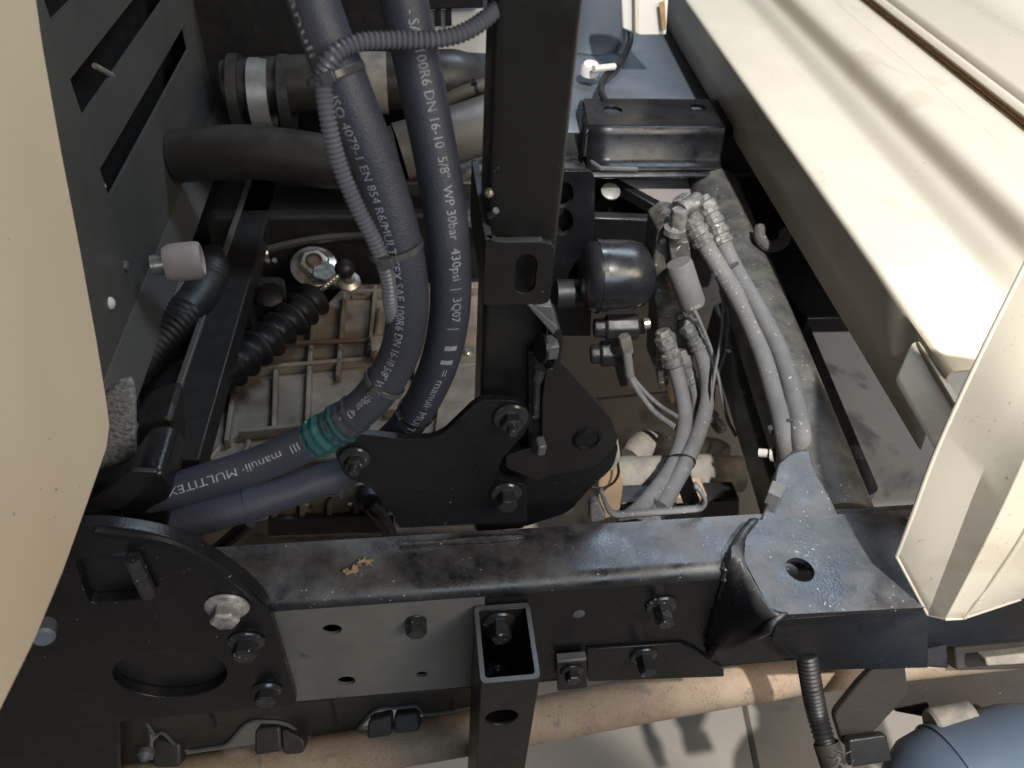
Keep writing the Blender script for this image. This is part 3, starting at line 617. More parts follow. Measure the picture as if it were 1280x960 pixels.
for q in (335, 344): G().lathe(P(q, 327, z=-.045), V((0, -.6, .8)), [(.0035, 0), (.0035, .006)], 8).make('terminal', 'zinc', cb)
gs = thing('gearbox_bracket', 'dark oily bracket behind the rubber bellows', 'bracket', P(320, 390, z=-.08))
G().prism(fillet([P(300, 345, z=-.05), P(355, 345, z=-.05), P(360, 380, z=-.06), P(318, 385, z=-.06)], .01), (0, 0, -.08)).make('bracket', 'engine', gs, bevel=.003)
G().lathe(P(338, 370, z=-.045), n_, [(.018, -.02), (.018, .004), (.012, .008)], 18).make('boss', 'engine', gs)

# ================================================================== ENGINE MASS, AIR PIPES (far left)
eng = thing('dark_engine_mass', 'dark engine mass added behind the gearbox to keep the gaps dark', 'engine', (-.05, .75, -.4))
G().prism(fillet([V((-.29, .63, 0)), V((.13, .63, 0)), V((.13, .95, 0)), V((-.29, .95, 0))], .02), (0, 0, -.5)).make('block', 'engine', eng, bevel=.01, seg=3)  # added dark mass so the lit floor does not show through
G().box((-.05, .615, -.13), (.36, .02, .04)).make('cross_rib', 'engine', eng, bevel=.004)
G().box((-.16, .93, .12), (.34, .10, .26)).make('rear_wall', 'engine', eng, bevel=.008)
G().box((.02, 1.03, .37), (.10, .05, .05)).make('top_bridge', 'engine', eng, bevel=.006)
ap = thing('air_pipe', 'thick dark air pipe crossing behind the two hydraulic hoses', 'pipe', P(400, 205, y=.58))
q = [P(225, 195, y=.60), P(300, 190, y=.58), P(360, 195, y=.57), P(430, 203, y=.56), P(500, 190, y=.56)]
q2 = [P(500, 190, y=.56), P(550, 175, y=.57), P(600, 158, y=.60), P(650, 140, y=.64)]
ra = mm(q[2], 33)
G().tube(smooth_path(q, 10), ra, 26).make('bend', 'pipe_dark', ap, smooth=70)
G().tube(smooth_path(q2, 8), ra*1.08, 26).make('sleeve', 'pipe_grey', ap, smooth=70)
ap2 = thing('turbo_pipe', 'dark turbo pipe with a wide galvanised clamp above the air pipe', 'pipe', P(420, 100, y=.75))
q = [P(285, 112, y=.74), P(330, 108, y=.74), P(400, 104, y=.74), P(480, 102, y=.74), P(545, 98, y=.74), P(575, 100, y=.75), P(592, 122, y=.76)]
ra2 = mm(q[2], 34)
G().tube(smooth_path(q, 10), ra2, 26).make('bend', 'pipe_dark', ap2, smooth=70)
G().ring(P(328, 118, y=.735), X, ra2*1.10, .006, .026, 32).make('clamp_band', 'clamp', ap2)
for dx in (-.032, .034): G().ring(P(328, 118, y=.735)+V((dx, 0, 0)), X, ra2*1.02, .014, .014, 32).make('flange_ring', 'pipe_dark', ap2)
G().ring(P(462, 104, y=.74), X, ra2*1.04, .002, .05, 28).make('label_band', 'beige', ap2)
sm = thing('small_hose', 'small dark hose with a cable tie behind the post', 'hose', P(580, 115, y=.7))
q = [P(548, 130, y=.70), P(575, 117, y=.70), P(605, 106, y=.70), P(650, 92, y=.70)]
G().tube(smooth_path(q, 8), mm(q[0], 8), 14).make('tube', 'pipe_grey', sm)
tie(sm, P(596, 110, y=.70), q[2]-q[1], mm(q[0], 9), material='tie_black', head=(-.3, -.5, 1))
st2 = thing('stay_rod', 'thin grey stay rod behind the second hose', 'rod', P(595, 240, y=.5))
G().tube(smooth_path([P(560, 238, y=.48), P(575, 225, y=.48), P(592, 214, y=.48), P(612, 208, y=.5)], 6), .005, 10).make('rod', 'pipe_grey', st2)
G().box(P(588, 277, y=.45), (.035, .01, .012)).make('bracket', 'pipe_grey', st2, bevel=.002)
G().box(P(560, 232, y=.54), (.24, .02, .02)).make('crossbar', 'pipe_dark', st2, bevel=.003)
wp = thing('white_board', 'bright white board glimpsed at the top between hose and post', 'board', P(570, 40, y=1.0))
G().prism(fillet(pl([(535, 14), (614, 12), (614, 68), (545, 64)], y=1.0), .01), (0, .01, 0)).make('panel', 'white', wp, bevel=.002)
for px in (548, 561): G().prism(pl([(px-3, 5), (px+3, 5), (px+4, 33), (px-4, 33)], y=.98), (0, .01, 0)).make('peg', 'plastic', wp, bevel=.001)
G().prism(pl([(510, -12), (604, -14), (604, 10), (512, 14)], y=.97), (0, .04, 0)).make('dark_bar', 'engine', wp, bevel=.003)
bs = thing('blue_sheet', 'blue grey sheet metal seen past the white panel', 'sheet', P(590, 80, y=1.1))
G().prism(pl([(540, 64), (625, 64), (625, 190), (540, 190)], y=1.1), (0, .01, 0)).make('sheet', 'bluegrey', bs, bevel=.002)

# ================================================================== POST
XP0, XP1, YP = 0.0500, 0.0985, 0.075
post = thing('upright_post', 'tall charcoal square steel post standing on the near rail', 'post', (.075, .1, 0))
G().prism(fillet([V((XP0, YP, -.02)), V((XP1, YP, -.02)), V((XP1, YP+.05, -.02)), V((XP0, YP+.05, -.02))], .006, 5), (0, 0, .90)).make('tube', 'post', post, smooth=50)
# wrap-around latch plate
lp = thing('wrap_bracket', 'bent charcoal plate with an oval slot wrapped around the post', 'bracket', P(650, 380, y=.06))
YL = 0.058
zt1 = P(650, 303, y=YL).z; zb1 = P(650, 381, y=YL).z
xa, xb = P(607, 300, y=YL).x, P(695, 305, y=YL).x
ybk = P(603, 240, z=zt1).y
fo_ = fillet([V((xa, YL, zt1)), V((xb, YL, zt1)), V((xb, YL, zb1)), V((xa, YL, zb1))], [.0, .010, .006, .004])
G().plate(fo_, [slot(P(657, 343, y=YL), X, Z, .0072, .0085)], (0, .005, 0)).make('front_flange', 'post', lp, bevel=.0012, smooth=30)
G().prism(fillet([V((xa, YL+.0051, 0)), V((xa+.0045, YL+.0051, 0)), V((xa+.0025, YL+.02, 0)), V((xa-.002, ybk+.04, 0)), V((xa-.0065, ybk+.04, 0)), V((xa-.003, YL+.02, 0))], 0)
          if False else [V((xa, YL+.0051, zb1)), V((xa+.0048, YL+.0051, zb1)), V((xa+.0048, ybk+.05, zb1)), V((xa, ybk+.05, zb1))], (0, 0, zt1-zb1)).make('side_flange', 'post', lp, bevel=.0012)
# bright sheared top edge of the bent plate
edge_path = [V((xa+.0024, ybk+.045, zt1+.0006)), V((xa+.0024, YL+.014, zt1+.0006)), V((xa+.004, YL+.006, zt1+.0006)), V((xa+.010, YL+.0026, zt1+.0006)), V((xb-.009, YL+.0026, zt1+.0006))]
ep = smooth_path(edge_path, 5)
L1 = []; L2 = []
for (p, t, u, v) in frames(ep):
    s_ = t.cross(Z).normalized()*.0022; L1.append(p+s_); L2.append(p-s_)
G().grid([L1, L2]).make('sheared_edge', 'edge', lp, smooth=0, solid=.0010)
G().lathe(P(611, 240, y=.074), -Y, [(.003, 0), (.0028, .003), (.001, .005)], 10).make('pin_tip', 'zinc', lp)
G().tube([P(612, 270, y=.074), P(620, 263, y=.066)], .0022, 8).make('pin', 'edge', lp)
# folding latch arm at the right side of the post
la = thing('latch_arm', 'folded grey steel latch arm with two hex nuts beside the post', 'latch', P(690, 600, y=.07))
G().prism(pl([(661, 381), (690, 383), (697, 410), (692, 416)], y=.062), (0, .03, 0)).make('fold_top', 'edge', la, bevel=.001)
G().prism(pl([(658, 381), (664, 380), (698, 411), (692, 419)], y=.058), (0, .006, 0)).make('fold_edge', 'edge', la, bevel=.0008)
G().prism(fillet(pl([(692, 412), (700, 410), (704, 425), (701, 459), (691, 459), (694, 432)], y=.058), .002), (0, .03, 0)).make('arm_edge', 'post', la, bevel=.001)
G().prism(fillet(pl([(682, 462), (692, 460), (687, 500), (685, 545), (685, 570), (677, 570), (677, 500)], y=.062), .002), (0, .03, 0)).make('arm_leg', 'post', la, bevel=.001)
G().prism(fillet(pl([(632, 570), (664, 560), (685, 572), (684, 597), (672, 602), (632, 585)], y=.0565), .003), (0, .004, 0)).make('foot', 'post', la, bevel=.001)
na = V((-1, -.25, .12)).normalized()
nc = P(692, 433, y=.06)
G().lathe(nc, na, [(.0105, 0), (.0105, .007), (.009, .009)], 6, .4).make('nut', 'edge', la, bevel=.0008)
G().lathe(nc+na*.009, na, [(.0115, 0), (.0115, .002)], 20).make('nut_washer', 'post', la)
nc2 = P(678, 556, y=.054)
G().lathe(nc2, na, [(.009, 0), (.009, .0055), (.008, .007)], 6, .4).make('nut', 'edge', la, bevel=.0008)
G().tube(smooth_path([P(675, 460, y=.056), P(671, 475, y=.056), P(670, 495, y=.058), P(669, 520, y=.06)], 5), lambda L, t: .0046 if t < .35 else .0032, 10).make('pull_pin', 'bolt', la)

# ---- bracket plate carrying the post
YB = 0.052
bp = thing('post_base_plate', 'black shaped base plate with three flange bolts at the foot of the post', 'base plate', P(560, 655, y=YB))
bo = pl([(418, 566), (440, 541), (505, 549), (548, 548), (592, 506), (604, 500), (648, 501), (662, 515), (661, 536), (627, 574), (622, 590), (630, 600), (659, 606), (659, 652), (500, 660), (490, 640), (462, 608), (432, 596)], y=YB)
G().plate(fillet(bo, [.004, .006, .004, .012, .012, .006, .008, .008, .008, .008, .008, .006, .004, 0, 0, .008, .008, .006]), [], (0, .006, 0)).make('plate', 'black', bp, bevel=.0014, smooth=30)
hexbolt(bp, P(638, 521, y=YB), -Y, .0090, .009, .0145, .004, stud=.0045)
hexbolt(bp, P(632, 616, y=YB), -Y, .0090, .012, .0140, .004)
hexbolt(bp, P(443, 572, y=YB), -Y, .0080, .007, .0130, .004, stud=.0045, material='bolt')
G().tube([V((P(500, 658, y=YB).x+i*.0042, YB-.003, .002+.0007*math.sin(i*2.3))) for i in range(27)], lambda L, t: .0030+.0008*math.sin(L*1400), 8).make('weld_bead', 'rail', bp)
# gusset and rubber mount right of the post
gu = thing('gusset_casting', 'black triangular gusset and mount casting right of the post foot', 'gusset', P(720, 640, y=.11))
G().prism(fillet(pl([(690, 440), (704, 455), (764, 524), (774, 550), (745, 585), (660, 600), (660, 440)], y=.068), [0, .003, .006, .006, .01, 0, 0]), (0, .006, 0)).make('gusset', 'post', gu, bevel=.001)
G().prism(fillet(pl([(648, 545), (700, 545), (762, 546), (774, 560), (768, 585), (738, 612), (712, 642), (655, 660), (645, 600)], y=.075), [0, 0, .006, .006, .010, .02, .01, 0, 0]), (0, .05, 0)).make('casting', 'black', gu, bevel=.0025, seg=2)
G().lathe(P(734, 548, y=.068), -Y, [(.013, 0), (.012, .002), (.010, .003), (.009, .001)], 20).make('boss', 'black', gu)
G().prism(fillet(pl([(748, 560), (772, 545), (776, 572), (768, 590), (752, 588)], y=.13), .006), (0, .02, 0)).make('cast_edge', 'beige', gu, bevel=.003)

# ================================================================== HYDRAULIC HOSES WITH PRINT
RH = 0.0140
def hose_path(pts): return resample(smooth_path([D(a, b, d) for a, b, d in pts], 16), 0.002)
h1 = [(372, -60, .405), (398, 20, .415), (440, 130, .435), (478, 230, .46), (503, 320, .485), (509, 390, .51), (496, 450, .54), (460, 503, .56), (405, 542, .575), (330, 578, .585), (250, 604, .59), (170, 628, .60)]
h2 = [(490, -60, .43), (509, 20, .445), (532, 130, .465), (551, 230, .485), (562, 320, .505), (561, 400, .535), (543, 470, .575), (505, 535, .635), (450, 580, .66), (380, 608, .655), (300, 634, .645), (225, 655, .64), (180, 668, .64)]
P1, P2 = hose_path(h1), hose_path(h2)
ho1 = thing('hydraulic_hose', 'left of the two big hydraulic hoses, with teal tape near its lower bend', 'hydraulic hose', P1[-1], 'big printed hydraulic hoses')
ho2 = thing('hydraulic_hose', 'right of the two big hydraulic hoses, nearest the post', 'hydraulic hose', P2[-1], 'big printed hydraulic hoses')
G().tube(P1, RH, 28).make('hose_body', 'hose', ho1, smooth=80)
G().tube(P2, RH, 28).make('hose_body', 'hose', ho2, smooth=80)
print_on_hose(ho1, P1, RH, '- ISO 4079-1 EN 854 R6/MULTITEX SAE 100R6 DN 16-10 5/8" WP 30bar 430psi', D(418, 105, .43), D(432, 525, .567), .0078, (-.62, -.10))
print_on_hose(ho1, P1, RH, 'III  manuli\u00b7 MULTITEX', D(385, 553, .578), D(222, 612, .592), .0088, (-.05, .0))
print_on_hose(ho1, P1, RH, 'manuli', D(372, -40, .405), D(415, 62, .42), .0078, (-.75, -.85))
print_on_hose(ho2, P2, RH, '- SAE 100R6 DN 16-10  5/8"  WP 30bar  430psi  |  3Q07  |', D(509, 15, .445), D(560, 395, .533), .0086, (.20, .32))
print_on_hose(ho2, P2, RH, '\u25ae\u25ae= manuli\u00b7 MULTITEX', D(560, 408, .54), D(497, 545, .64), .0086, (.42, .30))
# teal tape wrap
i0 = min(range(len(P1)), key=lambda i: (P1[i]-D(425, 530, .57)).length); i1 = min(range(len(P1)), key=lambda i: (P1[i]-D(392, 548, .577)).length)
G().tube(P1[i0-2:i1+3], lambda L, t: RH*(1.12+.05*math.sin(L*310+1)+.04*math.sin(L*770)), 9).make('tape_wrap', 'teal', ho1, smooth=20)['label'] = 'teal tape wrapped around the hose'
G().tube(P1[i0-9:i0+4], lambda L, t: RH*(1.07+.03*math.sin(L*700)), 12).make('tape_tail', 'hose', ho1, smooth=20)
# end sleeves / seams on the lower runs
def near(path, px, py, d): q = D(px, py, d); return min(range(len(path)), key=lambda i: (path[i]-q).length)
k = near(P2, 318, 628, .647); G().ring(P2[k], P2[k+2]-P2[k-2], RH, .0010, .012, 24).make('joint_band', 'hose', ho2)

# thin corrugated conduit tied to the left hose
ct = thing('thin_conduit', 'thin grey corrugated conduit looping over both hoses', 'conduit', D(490, 380, .49))
cpt = [(650, -25, .42), (622, 10, .42), (585, 38, .415), (545, 49, .41), (490, 50, .405), (445, 54, .40), (415, 72, .398), (404, 100, .405), (410, 150, .415), (424, 205, .43), (447, 260, .445), (470, 305, .46), (484, 345, .475), (489, 385, .495), (496, 420, .535)]
pth = smooth_path([D(a, b, d) for a, b, d in cpt], 16)
g, pc = corrugated([D(a, b, d) for a, b, d in cpt], .0050, .0029, .22, 12)
g.make('sleeve', 'conduit', ct, smooth=60)

def tie_thing(label, p, axis, r, squash=None, head=None, material='tie', w=.0042, group='cable ties on the hoses'):
    g = G().ring(p, axis, r, .0010, w, 28, squash)
    o = g.make('cable_tie', material, None, bevel=.0003, seg=1); tag(o, label, 'cable tie', group)
    if head is not None:
        a = V(axis).normalized(); d = V(head); d = (d-a*d.dot(a)).normalized(); rr = r*(squash[1] if squash else 1.0)
        G().box(V(p)+d*(rr+.0025), (.006, .0075, .0065), (d, a.cross(d), a)).make('head', material, o, bevel=.0006)
    return o
toward = lambda p: CAM-V(p)
k = near(P1, 430, 88, .43); p = P1[k]+(D(405, 92, .405)-P1[k])*.28
tie_thing('cable tie holding the thin conduit to the left hose near the top', p, P1[k+3]-P1[k-3], RH*1.06, (D(405, 92, .41)-P1[k], 1.32), D(404, 88, .39)-P1[k])
k = near(P1, 503, 308, .482); p = P1[k]+(D(478, 312, .465)-P1[k])*.25
tie_thing('cable tie with a square head at mid height of the left hose', p, P1[k+3]-P1[k-3], RH*1.05, (D(476, 312, .466)-P1[k], 1.25), D(480, 322, .45)-P1[k])
k = near(P1, 480, 480, .55); p = P1[k]
tie_thing('cable tie around the left hose just above the teal tape', p, P1[k+3]-P1[k-3], RH*1.05, None, D(476, 474, .50)-P1[k])
k = near(P2, 520, 515, .615)
tie_thing('dark cable tie around the right hose where it meets the base plate', P2[k], P2[k+3]-P2[k-3], RH*1.03, None, D(478, 530, .6)-P2[k], 'tie_black')

# ================================================================== FAR RAIL, FAR MOUNT, FAR SHEET
fr_ = thing('far_frame_rail', 'far black frame rail crossing behind the post and valve', 'frame rail', (.4, .8, -.18))
DVF = V((1, 0.0, 0))
G().box((.25, .775, -.0035), (1.9, .07, .007)).make('top_flange', 'rail', fr_, bevel=.003)
G().box((.25, .806, -.09), (1.9, .007, .165)).make('web', 'black', fr_, bevel=.001)
G().box((.25, .775, -.176), (1.9, .07, .007)).make('bottom_flange', 'black', fr_, bevel=.003)
fm = thing('far_body_mount', 'black hat shaped body mount with a hole on the far rail', 'mount bracket', P(800, 190, z=0))
zf = .085
hp0 = [P(740, 152, y=.795), P(905, 150, y=.80)]
t0 = V((P(738, 150, y=.80).x, .80, .055)); 
xa_, xb_ = P(733, 160, y=.80).x, .62
fp = fillet([V((xa_, .792, .060)), V((xb_, .792, .060)), V((xb_, .90, .060)), V((xa_+.012, .90, .060))], [.008, 0, 0, .008])
G().plate(fp, [circ(P(766, 137, z=.060), X, Y, .016, 18), circ(P(873, 134, z=.060), X, Y, .014, 18)], (0, 0, -.006)).make('mount_top', 'black', fm, bevel=.002)
G().grid([[V((xa_+i*.04, .792, .060)) for i in range(9)], [V((xa_+i*.04, .787, .057)) for i in range(9)], [V((xa_+i*.04, .783, .048)) for i in range(9)], [V((xa_+i*.04, .776, .012)) for i in range(9)], [V((xa_+i*.04, .765, .004)) for i in range(9)], [V((xa_+i*.04, .750, .003)) for i in range(9)]]).make('mount_front', 'black', fm, smooth=60, solid=.004)
G().grid([[V((xa_, .785, .057)), V((xa_+.01, .90, .057))], [V((xa_-.004, .785, .045)), V((xa_+.006, .90, .045))], [V((xa_-.006, .780, .002)), V((xa_+.004, .90, .002))]]).make('mount_side', 'black', fm, smooth=60, solid=.004)
G().tube([V((xa_+.004, .778, .008)), V((xa_+.02, .752, .006)), V((xa_+.08, .748, .006))], .004, 8).make('weld_bead', 'edge', fm)

ms = thing('mudguard_sheet', 'blue grey mudguard sheet beyond the far rail', 'mudguard', (.5, 1.1, 0))
G().grid([[V((x_, y_, .03+.04*max(0, (y_-1.0))**1.2)) for x_ in (.12, .3, .5, .75, 1.1)] for y_ in (.83, .9, 1.0, 1.2, 1.5, 1.9, 2.4)]).make('sheet', 'bluegrey', ms, smooth=60, solid=.004)
cy = P(745, 60, z=.05); 
G().lathe(V((cy.x, cy.y+.08, .03)), V((.03, .1, 1)), [(.085, 0), (.080, .02), (.078, .30)], 32).make('strut_cover', 'bluegrey', ms, smooth=60)
ww = thing('sensor_wire', 'black wire with a white clip on the blue grey mudguard', 'wire', P(745, 95, z=.05))
q = [P(768, -20, z=.12), P(782, 20, z=.10), P(788, 50, z=.07), P(775, 78, z=.06), P(757, 95, z=.06), P(751, 112, z=.06), P(757, 128, z=.06)]
G().tube(smooth_path(q, 8), mm(q[3], 4), 10).make('wire', 'plastic', ww)
cc = P(737, 91, z=.055)
G().lathe(cc, V((0, -.2, 1)), [(mm(cc, 13), 0), (mm(cc, 12), .012), (mm(cc, 9), .018)], 18).make('clip_head', 'white', ww)
G().tube([P(742, 86, z=.075), P(768, 83, z=.072)], mm(cc, 4), 8).make('clip_tail', 'white', ww)
tie(ww, P(761, 83, z=.07), q[4]-q[3], mm(cc, 5), material='tie_black')

# plate with round holes right of the post
hpz = thing('perforated_upright', 'black upright plate with round holes right behind the post', 'plate', P(720, 400, y=.50))
YQ = .50
G().plate(fillet(pl([(640, 214), (738, 214), (744, 222), (742, 330), (738, 420), (640, 420)], y=YQ), [0, .006, .006, 0, 0, 0]), [[P(702+15*math.cos(t), y_+17*math.sin(t), y=YQ) for t in [2*PI*i/20 for i in range(20)]] for y_ in (242, 277)], (0, .008, 0)).make('plate', 'black', hpz, bevel=.002)
G().prism(pl([(660, 215), (735, 215), (735, 410), (660, 410)], y=YQ+.03), (0, .004, 0)).make('backing', 'engine', hpz)
c = P(695, 367, y=.47); G().lathe(c, X, [(mm(c, 18), 0), (mm(c, 18), .035), (mm(c, 14), .04)], 22).make('stub_tube', 'plastic', hpz)

# tan triangular gusset far behind the valve
tg = thing('cross_gusset', 'pale triangular gusset plate under the far rail', 'gusset', P(800, 240, z=-.03))
G().prism(fillet([P(764, 222, z=-.03), P(856, 216, z=-.03), P(880, 262, z=-.05), P(846, 268, z=-.06)], .006), (0, 0, -.006)).make('gusset', 'lav', tg, bevel=.001)
G().prism([P(757, 222, z=-.028), P(768, 220, z=-.028), P(850, 264, z=-.055), P(842, 270, z=-.058)], (0, 0, -.02)).make('folded_rim', 'black', tg, bevel=.002)
G().lathe(P(763, 240, z=-.04), V((0, -.5, 1)), [(.016, 0), (.016, .003), (.008, .005)], 18).make('washer', 'clamp', tg)
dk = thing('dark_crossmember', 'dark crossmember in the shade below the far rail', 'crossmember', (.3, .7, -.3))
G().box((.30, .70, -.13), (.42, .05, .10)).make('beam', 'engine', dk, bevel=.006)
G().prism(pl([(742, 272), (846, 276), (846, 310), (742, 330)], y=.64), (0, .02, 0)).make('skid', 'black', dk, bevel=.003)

# ================================================================== VALVE BLOCK GROUP
YV = .42
vb = thing('valve_block', 'corroded black hydraulic valve block with white flaking edges', 'valve block', P(845, 460, y=YV))
vc = lambda pts, y=YV: pl(pts, y=y)
G().prism(fillet(vc([(822, 288), (838, 276), (857, 279), (862, 315), (862, 352), (872, 420), (866, 455), (818, 462), (822, 400), (816, 345)]), .003), (0, .05, 0)).make('body', 'block', vb, bevel=.003, seg=2)
G().prism(fillet(vc([(836, 304), (861, 302), (866, 336), (842, 340)], YV-.012), .002), (0, .014, 0)).make('upper_block', 'block', vb, bevel=.002)
def vcyl(name, a, b, rpx, mt, y0=YV-.02, y1=None, prof=None, par=None, n=20):
    p, q_ = P(*a, y=y0), P(*b, y=y0 if y1 is None else y1); ax = q_-p; L_ = ax.length; r = mm(p, rpx)
    pr = prof or [(.9, 0), (1, .06), (1, .94), (.9, 1)]
    return G().lathe(p, ax, [(r*k_, L_*h_) for k_, h_ in pr], n).make(name, mt, par or vb, smooth=45)
sc_ = vcyl('solenoid_cap', (848, 328), (866, 382), 17, 'grey_dust', YV-.03, YV-.045)
vcyl('cap_rim', (865, 378), (868, 386), 14, 'corr', YV-.045, YV-.05, [(1, 0), (1.05, .5), (.95, 1), (.55, 1), (.5, .2)])
vcyl('elbow', (845, 300), (850, 262), 10, 'corr', YV-.01, YV-.01)
vcyl('elbow', (852, 262), (874, 248), 10, 'corr', YV-.005, YV+.01)
vcyl('collar', (842, 292), (844, 284), 14, 'corr', YV-.012, YV-.012)
for px, py in ((828, 300), (850, 395), (832, 430), (845, 448)):
    G().lathe(P(px, py, y=YV-.001), -Y, [(.005, 0), (.005, .003), (.003, .004)], 6).make('screw', 'corr', vb)
G().prism(fillet(vc([(820, 455), (838, 452), (836, 480), (826, 490)], YV+.01), .004), (0, .02, 0)).make('lower_lug', 'block', vb, bevel=.002)
G().prism(vc([(828, 468), (834, 466), (844, 500), (840, 506)], YV+.02), (0, .006, 0)).make('tan_tag', 'tan', vb, bevel=.0008)

ac = thing('accumulator', 'glossy black domed accumulator on the left of the valve block', 'accumulator', P(772, 390, y=.43))
c = P(733, 346, y=.435); aa = V((1, .02, 0)); r = mm(c, 45); La = mm(c, 86)
G().lathe(c, aa, [(0, -.004), (r*.7, -.003), (r*.90, .002), (r*.98, La*.10), (r, La*.18), (r, La*.55), (r*.97, La*.68), (r*.88, La*.82), (r*.70, La*.93), (r*.42, La*.99), (0, La*1.005)], 40).make('shell', 'acc', ac, smooth=70)
G().lathe(c+aa*La*.97, aa, [(r*.32, 0), (r*.32, .02)], 6).make('neck_nut', 'rod', ac, bevel=.001)
G().ring(c+aa*La*.17, aa, r, .0012, .006, 36).make('seam_ring', 'acc', ac)

so = thing('solenoid_pair', 'pair of black solenoid coils below the accumulator', 'solenoid', P(770, 460, y=.42))
for (a, b, rp) in (((742, 410), (806, 408), 17), ((738, 443), (792, 440), 17)):
    p, q_ = P(*a, y=.425), P(*b, y=.42); ax = q_-p; L_ = ax.length; r = mm(p, rp)
    G().lathe(p, ax, [(r*.7, 0), (r*.75, .06*L_), (r*.75, .22*L_), (r, .24*L_), (r, .85*L_), (r*.6, .87*L_), (r*.6, L_)], 8, .3).make('coil', 'plastic', so, bevel=.002)
G().prism(fillet(pl([(768, 455), (790, 452), (786, 482), (776, 485)], y=.41), .004), (0, .02, 0)).make('plug', 'plastic', so, bevel=.002)
vcyl('gland', (782, 425), (787, 470), 6, 'grey_dust', .39, .385, par=so)
vcyl('gland_nut', (780, 420), (784, 438), 8, 'zinc', .392, .389, par=so, n=6)
vcyl('threaded_end', (787, 462), (790, 482), 5, 'zinc', .388, .386, par=so)
vcyl('end_cap', (804, 405), (812, 404), 7, 'zinc', .41, .41, par=so)

# small hydraulic hoses, each a thing with crimp ferrules
def small_hose(label, pts, rpx, ferr, mt='grey_dust', nm='brake_hose', grp='grey valve hoses'):
    path = smooth_path([P(a, b, y=y_) if len(q_) == 0 else V((0, 0, 0)) for a, b, y_, *q_ in pts], 12)
    t = thing(nm, label, 'hose', path[-1], grp); r = mm(path[len(path)//2], rpx)
    G().tube(path, r, 16).make('hose_body', mt, t, smooth=70)
    n_f = ferr
    if n_f:
        sub = resample(path[:max(4, n_f)], .0015)
        G().tube(sub, lambda L, tt: r*(1.28 if (int(L/.007) % 2 == 0) else 1.12), 14).make('crimp', 'corr', t, smooth=25)
        d = (path[0]-path[1]).normalized()
        G().lathe(path[0], d, [(r*1.2, -.002), (r*1.45, 0), (r*1.45, .009), (r*1.1, .011), (r*1.0, .018)], 6, .3).make('nut', 'corr', t, bevel=.0008)
    return path
HS = []
HS.append(small_hose('front lower valve hose leaving the middle of the block', [(833, 428, .385), (841, 450, .375), (852, 490, .35), (856, 530, .31), (842, 580, .24), (808, 628, .15), (785, 650, .10)], 9.5, 16))
HS.append(small_hose('thinner lower valve hose tucked between its two neighbours', [(856, 452, .40), (862, 470, .39), (870, 492, .37), (870, 520, .34), (855, 575, .26), (825, 625, .17), (795, 655, .11)], 7.5, 20))
HS.append(small_hose('right lower valve hose curving past the thin cables', [(863, 412, .41), (872, 430, .40), (882, 462, .375), (884, 500, .345), (870, 550, .28), (838, 615, .18), (812, 655, .11)], 9.5, 16))
HS.append(small_hose('left upper valve hose running down along the cross tube', [(858, 262, .44), (872, 290, .43), (893, 325, .41), (925, 378, .36), (952, 440, .29), (970, 500, .22), (981, 545, .165), (986, 590, .15)], 11.5, 18))
HS.append(small_hose('right upper valve hose lying on the cross tube', [(884, 262, .47), (898, 290, .45), (914, 328, .42), (948, 388, .342), (977, 445, .275), (994, 505, .205), (1001, 548, .155), (1000, 590, .15)], 11.5, 18))
G().ring(HS[4][12], HS[4][13]-HS[4][11], mm(HS[4][12], 10), .001, .014, 16).make('copper_band', 'tan', bpy.data.objects[[o.name for o in COL.objects if o.name.startswith('brake_hose')][-1]])
def tie_two(label, pa, pb, ax, r, mt='tie', head=None):
    c = (pa+pb)/2; sep = (pb-pa); a = V(ax).normalized(); sep = sep-a*sep.dot(a)
    return tie_thing(label, c, ax, r*1.08, (sep if sep.length > 1e-4 else X, (r+sep.length/2)/r), head, mt)
def nearest(path, px, py):
    return min(range(2, len(path)-2), key=lambda i: (lambda v: (640+F*v.dot(right)/v.dot(fwd)-px)**2+(480+F*v.dot(down)/v.dot(fwd)-py)**2)(path[i]-CAM))
for (px, py, lab) in ((908, 338, 'cable tie round the two upper valve hoses near the solenoid cap'), (988, 532, 'cable tie round the two upper valve hoses near the gusset')):
    i, j = nearest(HS[3], px-8, py), nearest(HS[4], px+8, py)
    tie_two(lab, HS[3][i], HS[4][j], HS[3][i+1]-HS[3][i-1], mm(HS[3][i], 10), 'tie', HS[3][i]-HS[4][j])
i, j = nearest(HS[0], 838, 578), nearest(HS[2], 860, 578)
tie_two('dark cable tie bundling the three lower valve hoses', HS[0][i], HS[2][j], HS[0][i+1]-HS[0][i-1], mm(HS[0][i], 10), 'tie_black')

# thin cables
def cable(label, pts, rpx, mt='wire', corr=False):
    path = smooth_path([P(a, b, y=y_) for a, b, y_ in pts], 10); r = mm(path[len(path)//2], rpx)
    if corr: path = resample(path, .0012); o = G().tube(path, lambda L, t: r*(1-.2*(.5-.5*math.cos(2*PI*L/.004))), 10).make('thin_cable', mt)
    else: o = G().tube(path, r, 8).make('thin_cable', mt)
    return tag(o, label, 'cable', 'thin cables around the valve block')
cable('corrugated grey cable curving from the solenoid into the lower hoses', [(788, 472, .385), (800, 492, .37), (818, 515, .345), (845, 535, .31)], 4, 'grey_dust', True)
cable('upper corrugated grey cable beside its twin under the solenoid', [(786, 466, .39), (806, 490, .375), (826, 508, .35), (848, 522, .32)], 3.2, 'grey_dust', True)
cable('thin grey cable hanging from the solenoid cap straight to the rail', [(866, 384, .40), (874, 400, .395), (890, 440, .38), (898, 470, .35), (908, 520, .30), (920, 545, .27)], 2.2)
cable('thin grey cable looping left of the upper valve hoses', [(862, 384, .395), (872, 396, .40), (876, 408, .41)], 2.0)
